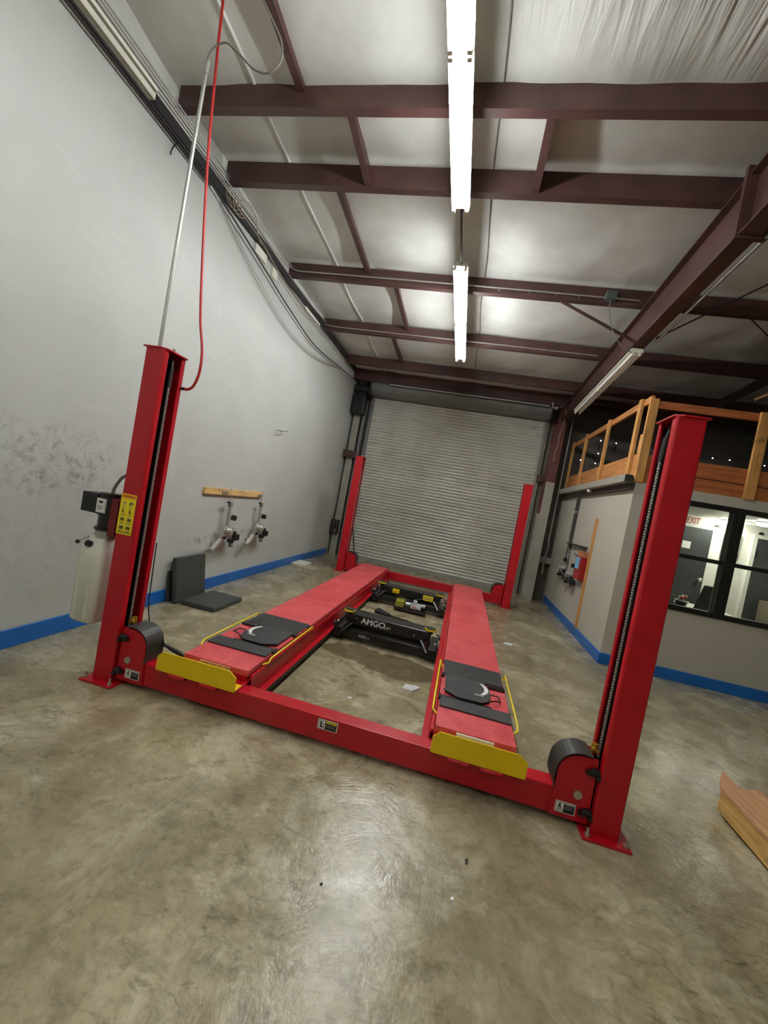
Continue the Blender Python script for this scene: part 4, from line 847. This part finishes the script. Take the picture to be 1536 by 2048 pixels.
tag(MB().hexa([(4.180, 4.42, 0.138), (4.209, 4.42, 0.138), (4.209, 4.475, 0.138), (4.180, 4.475, 0.138), (4.180, 4.45, 1.84), (4.209, 4.45, 1.84), (4.209, 4.505, 1.84), (4.180, 4.505, 1.84)]).build('wooden_stick', MLUMY), 'wooden stick standing on the blue baseboard against the office side wall', 'stick')
sb = empty('door_track', (4.10, 5.1, 2.31), 'long grey boxed track along the top of the office side wall', 'track')
MB().box((-0.045, -1.84, 0.0), (0.045, 1.85, 0.095)).build('track_cover', MGREYM, sb, bevel=0.003)
MB().box((0.045, -1.78, -0.075), (0.109, 1.85, -0.0)).build('backing_board', MSOFF, sb)  # dark strip drawn as the shadow below the track
MB().box((-0.04, -1.845, 0.005), (0.04, -1.84, 0.09)).build('end_cap', MDARKM, sb)
tag(MB().ball((4.10, 4.86, 2.285), 0.035, 14).build('door_bumper', MWHITE), 'small white knob hanging under the grey track', 'knob')
# conduit and girt in the corner
tag(MB().tube([(4.07, 7.0, 4.10), (4.07, 7.0, 1.25), (4.09, 7.0, 1.15), (4.06, 7.0, 0.98), (4.06, 7.0, 0.62)], 0.014, 8).build('vertical_pipe', MEMT), 'thin vertical pipe between the right column and the office wall', 'pipe')
tag(MB().cyl((4.06, 7.0, 0.58), (4.06, 7.0, 0.66), 0.024, 12).build('pipe_valve', MZINC), 'metal coupling at the foot of the vertical pipe', 'valve')
cable('hanging_wire', [(3.80, 6.62, 4.10), (3.83, 6.6, 3.95), (3.83, 6.62, 3.7), (3.80, 6.66, 3.45), (3.81, 6.66, 3.25), (3.78, 6.68, 3.08), (3.80, 6.68, 2.98), (3.77, 6.68, 2.95)], 0.005, plain('pale_pink_wire', (214, 176, 158), 0.5), 'pale wire dangling from the rafter end in front of the column', 'wire')
tag(MB().box((3.60, 6.62, 3.98), (3.66, 6.70, 4.04)).tube([(3.55, 6.66, 4.12), (3.57, 6.66, 4.02), (3.63, 6.66, 4.0), (3.78, 6.66, 4.08)], 0.012, 6).build('chain_bracket', MZINC), 'shiny bracket at the right end of the door drum', 'bracket')

# =================================================================== LOFT RAILING
rl = empty('loft_railing', (OX, OY, 2.34), 'raw lumber guard railing around the loft above the office', 'railing')
RO = Vector((OX, OY, 2.34))
def R(b, name, m, bev=0.003): b.v = [tuple(Vector(p) - RO) for p in b.v]; return b.build(name, m, rl, bevel=bev)
R(MB().box((4.185, 3.30, 2.335), (4.285, 3.34, 3.385)), 'post', MLUMY)
R(MB().box((4.17, 3.56, 2.36), (4.21, 3.65, 3.44)), 'post', MLUMY)
R(MB().box((4.17, 4.77, 2.45), (4.21, 4.85, 3.44)), 'post', MLUMY)
R(MB().box((4.17, 6.01, 2.45), (4.21, 6.09, 3.44)), 'post', MLUMY)
R(MB().box((4.17, 6.98, 2.45), (4.21, 7.06, 3.44)), 'post', MLUMY)
R(MB().box((5.385, 3.28, 2.335), (5.495, 3.32, 3.375)), 'post', MLUMY)
R(MB().box((6.65, 3.28, 2.335), (6.76, 3.32, 3.375)), 'post', MLUMY)
R(MB().box((4.21, 3.36, 3.345), (4.25, 7.25, 3.435)), 'top_rail', MLUMV)
R(MB().box((4.29, 3.32, 3.275), (9.55, 3.36, 3.368)), 'top_rail', MLUMX)
R(MB().box((4.212, 3.36, 2.42), (4.25, 7.25, 2.71)), 'rim_board', MLUMV)
R(MB().box((4.29, 3.322, 2.505), (9.55, 3.362, 2.69)), 'rim_board', MLUMX)
R(MB().box((4.29, 3.322, 2.342), (9.55, 3.362, 2.495)), 'rim_board', MLUMX)
tag(MB().box((4.215, 3.40, 2.715), (4.255, 3.50, 2.96)).build('short_block', MLUMY), 'short lumber block standing behind the railing corner post', 'board')
tag(MB().tube([(5.46, 3.62, 3.62), (5.62, 3.60, 3.72)], 0.016, 6).build('lumber_offcut', MPLK), 'small pinkish wood piece hanging above the loft rail at right edge', 'board')
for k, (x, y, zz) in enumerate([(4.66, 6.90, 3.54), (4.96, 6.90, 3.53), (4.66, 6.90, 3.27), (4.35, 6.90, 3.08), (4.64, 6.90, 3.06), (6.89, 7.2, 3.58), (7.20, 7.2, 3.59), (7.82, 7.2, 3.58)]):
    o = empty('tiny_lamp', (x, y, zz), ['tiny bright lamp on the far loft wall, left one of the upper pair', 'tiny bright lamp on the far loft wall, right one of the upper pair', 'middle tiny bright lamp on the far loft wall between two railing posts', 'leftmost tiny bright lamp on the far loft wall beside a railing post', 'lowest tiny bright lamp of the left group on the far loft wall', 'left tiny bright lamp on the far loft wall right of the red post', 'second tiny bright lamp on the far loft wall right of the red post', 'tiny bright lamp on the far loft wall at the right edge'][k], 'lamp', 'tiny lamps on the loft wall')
    MB().ball((0, 0, 0), 0.011, 10).build('bulb', MPIN, o)  # tiny wall dots, not identified as lamps; their glow is added
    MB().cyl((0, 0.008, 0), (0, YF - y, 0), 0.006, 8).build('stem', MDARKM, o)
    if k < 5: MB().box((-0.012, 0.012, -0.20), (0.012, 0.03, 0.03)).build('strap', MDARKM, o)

# =================================================================== OFFICE CONTENTS
def oc_light(x, y, lab):
    o = empty('office_ceiling_light', (x, y, 2.219), lab, 'ceiling light', 'office ceiling lights')
    MB().cyl((0, 0, 0), (0, 0, -0.015), 0.17, 28).build('base', MWHITE, o)
    MB().cyl((0, 0, -0.015), (0, 0, -0.05), 0.15, 28).build('diffuser', MOLED, o)
oc_light(6.42, 5.28, 'round lit office ceiling light seen through the left office window')
oc_light(6.50, 4.55, 'round lit office ceiling light seen through the right office window')
ex = empty('exit_sign', (5.97, 5.49, 2.12), 'white EXIT sign with red letters above the dark office door', 'sign')
MB().box((-0.20, -0.03, -0.06), (0.14, 0.0, 0.10)).build('housing', MWHITE, ex)
text_mesh('lettering', 'EXIT', 0.155, MSIGNR, ex, Matrix.Translation((-0.115, -0.032, -0.035)) @ R90 @ Matrix.Diagonal((0.62, 1, 1, 1)), offset=0.001)
tag(MB().box((5.86, 5.465, 1.66), (5.99, 5.469, 1.78)).build('paper_notice', MPAPER), 'white paper notice taped to the dark office door', 'paper')
for x, lab in ((6.33, 'black oval detector on the office wall right of the EXIT sign'), (6.98, 'black oval detector above the right office door')):
    tag(MB().cyl((x, 5.5, 2.11), (x, 5.47, 2.11), 0.03, 16).build('smoke_detector', MBLK2), lab, 'detector', 'office detectors')
pf = empty('wall_frame', (6.59, 5.49, 1.60), 'pale framed notice board on the office wall between the two doors', 'picture frame')
MB().box((-0.13, -0.02, 0.0), (0.13, 0, 0.42)).build('frame', MLGRY, pf); MB().box((-0.115, -0.024, 0.12), (0.115, -0.02, 0.405)).build('sheet', MWHITE, pf); MB().box((-0.11, -0.03, 0.06), (0.11, -0.02, 0.09)).build('ledge', MLBLK, pf)
dk = empty('office_desk', (5.75, 4.85, 0), 'white-topped office desk below the left office window', 'desk')
MB().box((-0.85, -0.42, 0.74), (0.62, 0.40, 0.78)).build('desk_top', MWHITE, dk)
MB().box((-0.84, -0.41, 0.78), (-0.06, 0.39, 0.785)).build('desk_mat', MLBLK, dk)
for x in (-0.82, 0.50):
    for y in (-0.38, 0.36): MB().box((x - 0.02, y - 0.02, 0), (x + 0.02, y + 0.02, 0.74)).build('leg', MLBLK, dk)
bk = empty('flower_basket', (5.62, 4.62, 0.785), 'dark basket of red and white flowers on the office desk', 'basket')
MB().cyl((0, 0, 0), (0, 0, 0.07), 0.06, 16, 0.085).build('basket', MLBLK, bk)
MB().tube([(0.09 * math.cos(a), 0.09 * math.sin(a), 0.075) for a in [k * PI / 8 for k in range(17)]], 0.006, 6).build('rim', MLWHT, bk)
for k in range(9): MB().ball((0.06 * math.cos(k * 2.4) * (k / 9), 0.06 * math.sin(k * 2.4) * (k / 9), 0.10 + 0.02 * (k % 3)), 0.026, 8).build('flower', MSIGNR if k % 2 else MLWHT, bk)
tag(MB().cyl((5.48, 4.6, 0.785), (5.48, 4.6, 0.92), 0.03, 12).build('glass_jar', MLGRY), 'small grey jar left of the flower basket on the office desk', 'jar')
oc = empty('office_chair', (5.60, 3.98, 0), 'dark office chair back seen behind the window mullion', 'chair')
MB().hexa([(-0.2, -0.02, 0.55), (0.2, -0.02, 0.55), (0.2, 0.03, 0.55), (-0.2, 0.03, 0.55), (-0.10, -0.10, 1.20), (0.10, -0.10, 1.20), (0.10, -0.06, 1.20), (-0.10, -0.06, 1.20)]).build('backrest', MDARKM, oc, bevel=0.02)
MB().box((-0.22, -0.02, 0.42), (0.22, 0.40, 0.50)).build('seat', MDARKM, oc, bevel=0.02); MB().cyl((0, 0.15, 0.04), (0, 0.15, 0.42), 0.025, 10).build('gas_column', MDARKM, oc)
for k in range(5): MB().tube([(0, 0.15, 0.08), (0.24 * math.cos(k * 1.257), 0.15 + 0.24 * math.sin(k * 1.257), 0.03)], 0.018, 6).build('base_leg', MDARKM, oc)
cbn = empty('low_cabinet', (7.35, 5.2, 0), 'tan low cabinet in the office in front of the right door', 'cabinet')
MB().box((-0.25, -0.2, 0), (0.25, 0.2, 1.05)).build('body', plain('tan_laminate', (120, 112, 92), 0.5), cbn); MB().box((-0.235, -0.215, 0.05), (0.235, -0.2, 1.0)).build('door_front', plain('tan_laminate_front', (128, 120, 98), 0.5), cbn)

# =================================================================== FLOOR OBJECTS
fm = empty('folding_floor_mat', (-0.45, 1.95, 0), 'dark grey folding kneeling mat, one panel leaning on the left wall', 'mat')
MB().box((-0.15, -0.28, 0.0), (0.26, 0.30, 0.055)).build('floor_panel', MMAT, fm, bevel=0.012)
Mt = Matrix.Translation((-0.235, 0.0, 0.0)) @ Matrix.Rotation(math.radians(-9), 4, 'Y')
MB().box((0.0, -0.32, 0.0), (0.055, 0.20, 0.50), Mt).build('wall_panel', MMAT, fm, bevel=0.012)
MB().box((-0.075, -0.32, 0.0), (-0.055, 0.20, 0.50), Mt).build('folded_panel', MMAT, fm, bevel=0.008)
tag(MB().box((-0.77, 5.05, 0.0), (-0.52, 5.45, 0.03), ).build('loose_board', MBONE), 'small pale board lying on the floor by the far left baseboard', 'board')
wc = empty('wooden_crate', (4.5, 0.0, 0), 'low plywood crate with loose planks on top at the right edge', 'crate')
MB().box((-0.40, -1.2, 0.018), (0.5, 0.60, 0.14)).build('side_panel', MPLY, wc, bevel=0.002)
for y in (-0.9, -0.2, 0.3): MB().box((-0.38, y - 0.15, 0.0), (0.48, y, 0.018)).build('runner', MLUMX, wc)
for k, (x0, x1, ya, yb) in enumerate(((-0.405, -0.27, 0.60, 0.83), (-0.262, -0.12, 0.66, 0.70), (-0.112, 0.03, 0.58, 0.60), (0.038, 0.18, 0.62, 0.62), (0.19, 0.34, 0.6, 0.6))):
    MB().prism([(x0, -1.2), (x1, -1.2), (x1, yb), (x0 + 0.05, ya + 0.1 * (k == 0)), (x0, ya)], 'z', 0.142, 0.166).build('plank', MPLK, wc, bevel=0.002)
def scrap(name, c, poly, m, lab, cat, h=0.003):
    b = MB(); n = len(poly); v = [(c[0] + x, c[1] + y, 0.0) for x, y in poly] + [(c[0] + x * 0.96, c[1] + y * 0.96, h * (1 + (k % 3))) for k, (x, y) in enumerate(poly)]
    b.add(v, [tuple(range(n))[::-1], tuple(range(n, 2 * n))] + [(i, (i + 1) % n, n + (i + 1) % n, n + i) for i in range(n)])
    return tag(b.build(name, m), lab, cat)
scrap('plastic_wrapper', (2.05, 1.17), [(-0.07, -0.05), (0.02, -0.075), (0.085, 0.01), (0.05, 0.06), (-0.05, 0.03)], MPLAST, 'crumpled clear plastic wrapper on the concrete between the runways', 'litter', 0.006)
scrap('paper_scrap', (1.63, 0.71), [(-0.015, -0.008), (0.012, -0.01), (0.018, 0.01), (-0.008, 0.012)], MPAPER, 'tiny white paper scrap behind the front crossbeam', 'litter')
scrap('dark_debris', (2.52, -0.44), [(-0.005, -0.014), (0.006, -0.012), (0.008, 0.010), (0.0, 0.016), (-0.006, 0.008)], MDARKM, 'dark debris chip on the floor in front of the lift', 'litter')
scrap('paper_scrap', (3.07, 3.18), [(-0.06, -0.02), (0.05, -0.04), (0.06, 0.02), (-0.02, 0.05)], MPAPER, 'white paper scrap on the floor right of the far runway', 'litter')
scrap('paper_scrap', (2.46, -0.65), [(-0.006, -0.006), (0.008, -0.005), (0.006, 0.008), (-0.005, 0.006)], MPAPER, 'tiny white crumb on the open floor nearest the camera', 'litter')
scrap('dark_debris', (1.94, -0.79), [(-0.005, -0.003), (0.005, -0.004), (0.006, 0.003), (-0.004, 0.004)], MDARKM, 'small dark crumb on the open floor left of the larger chip', 'litter')
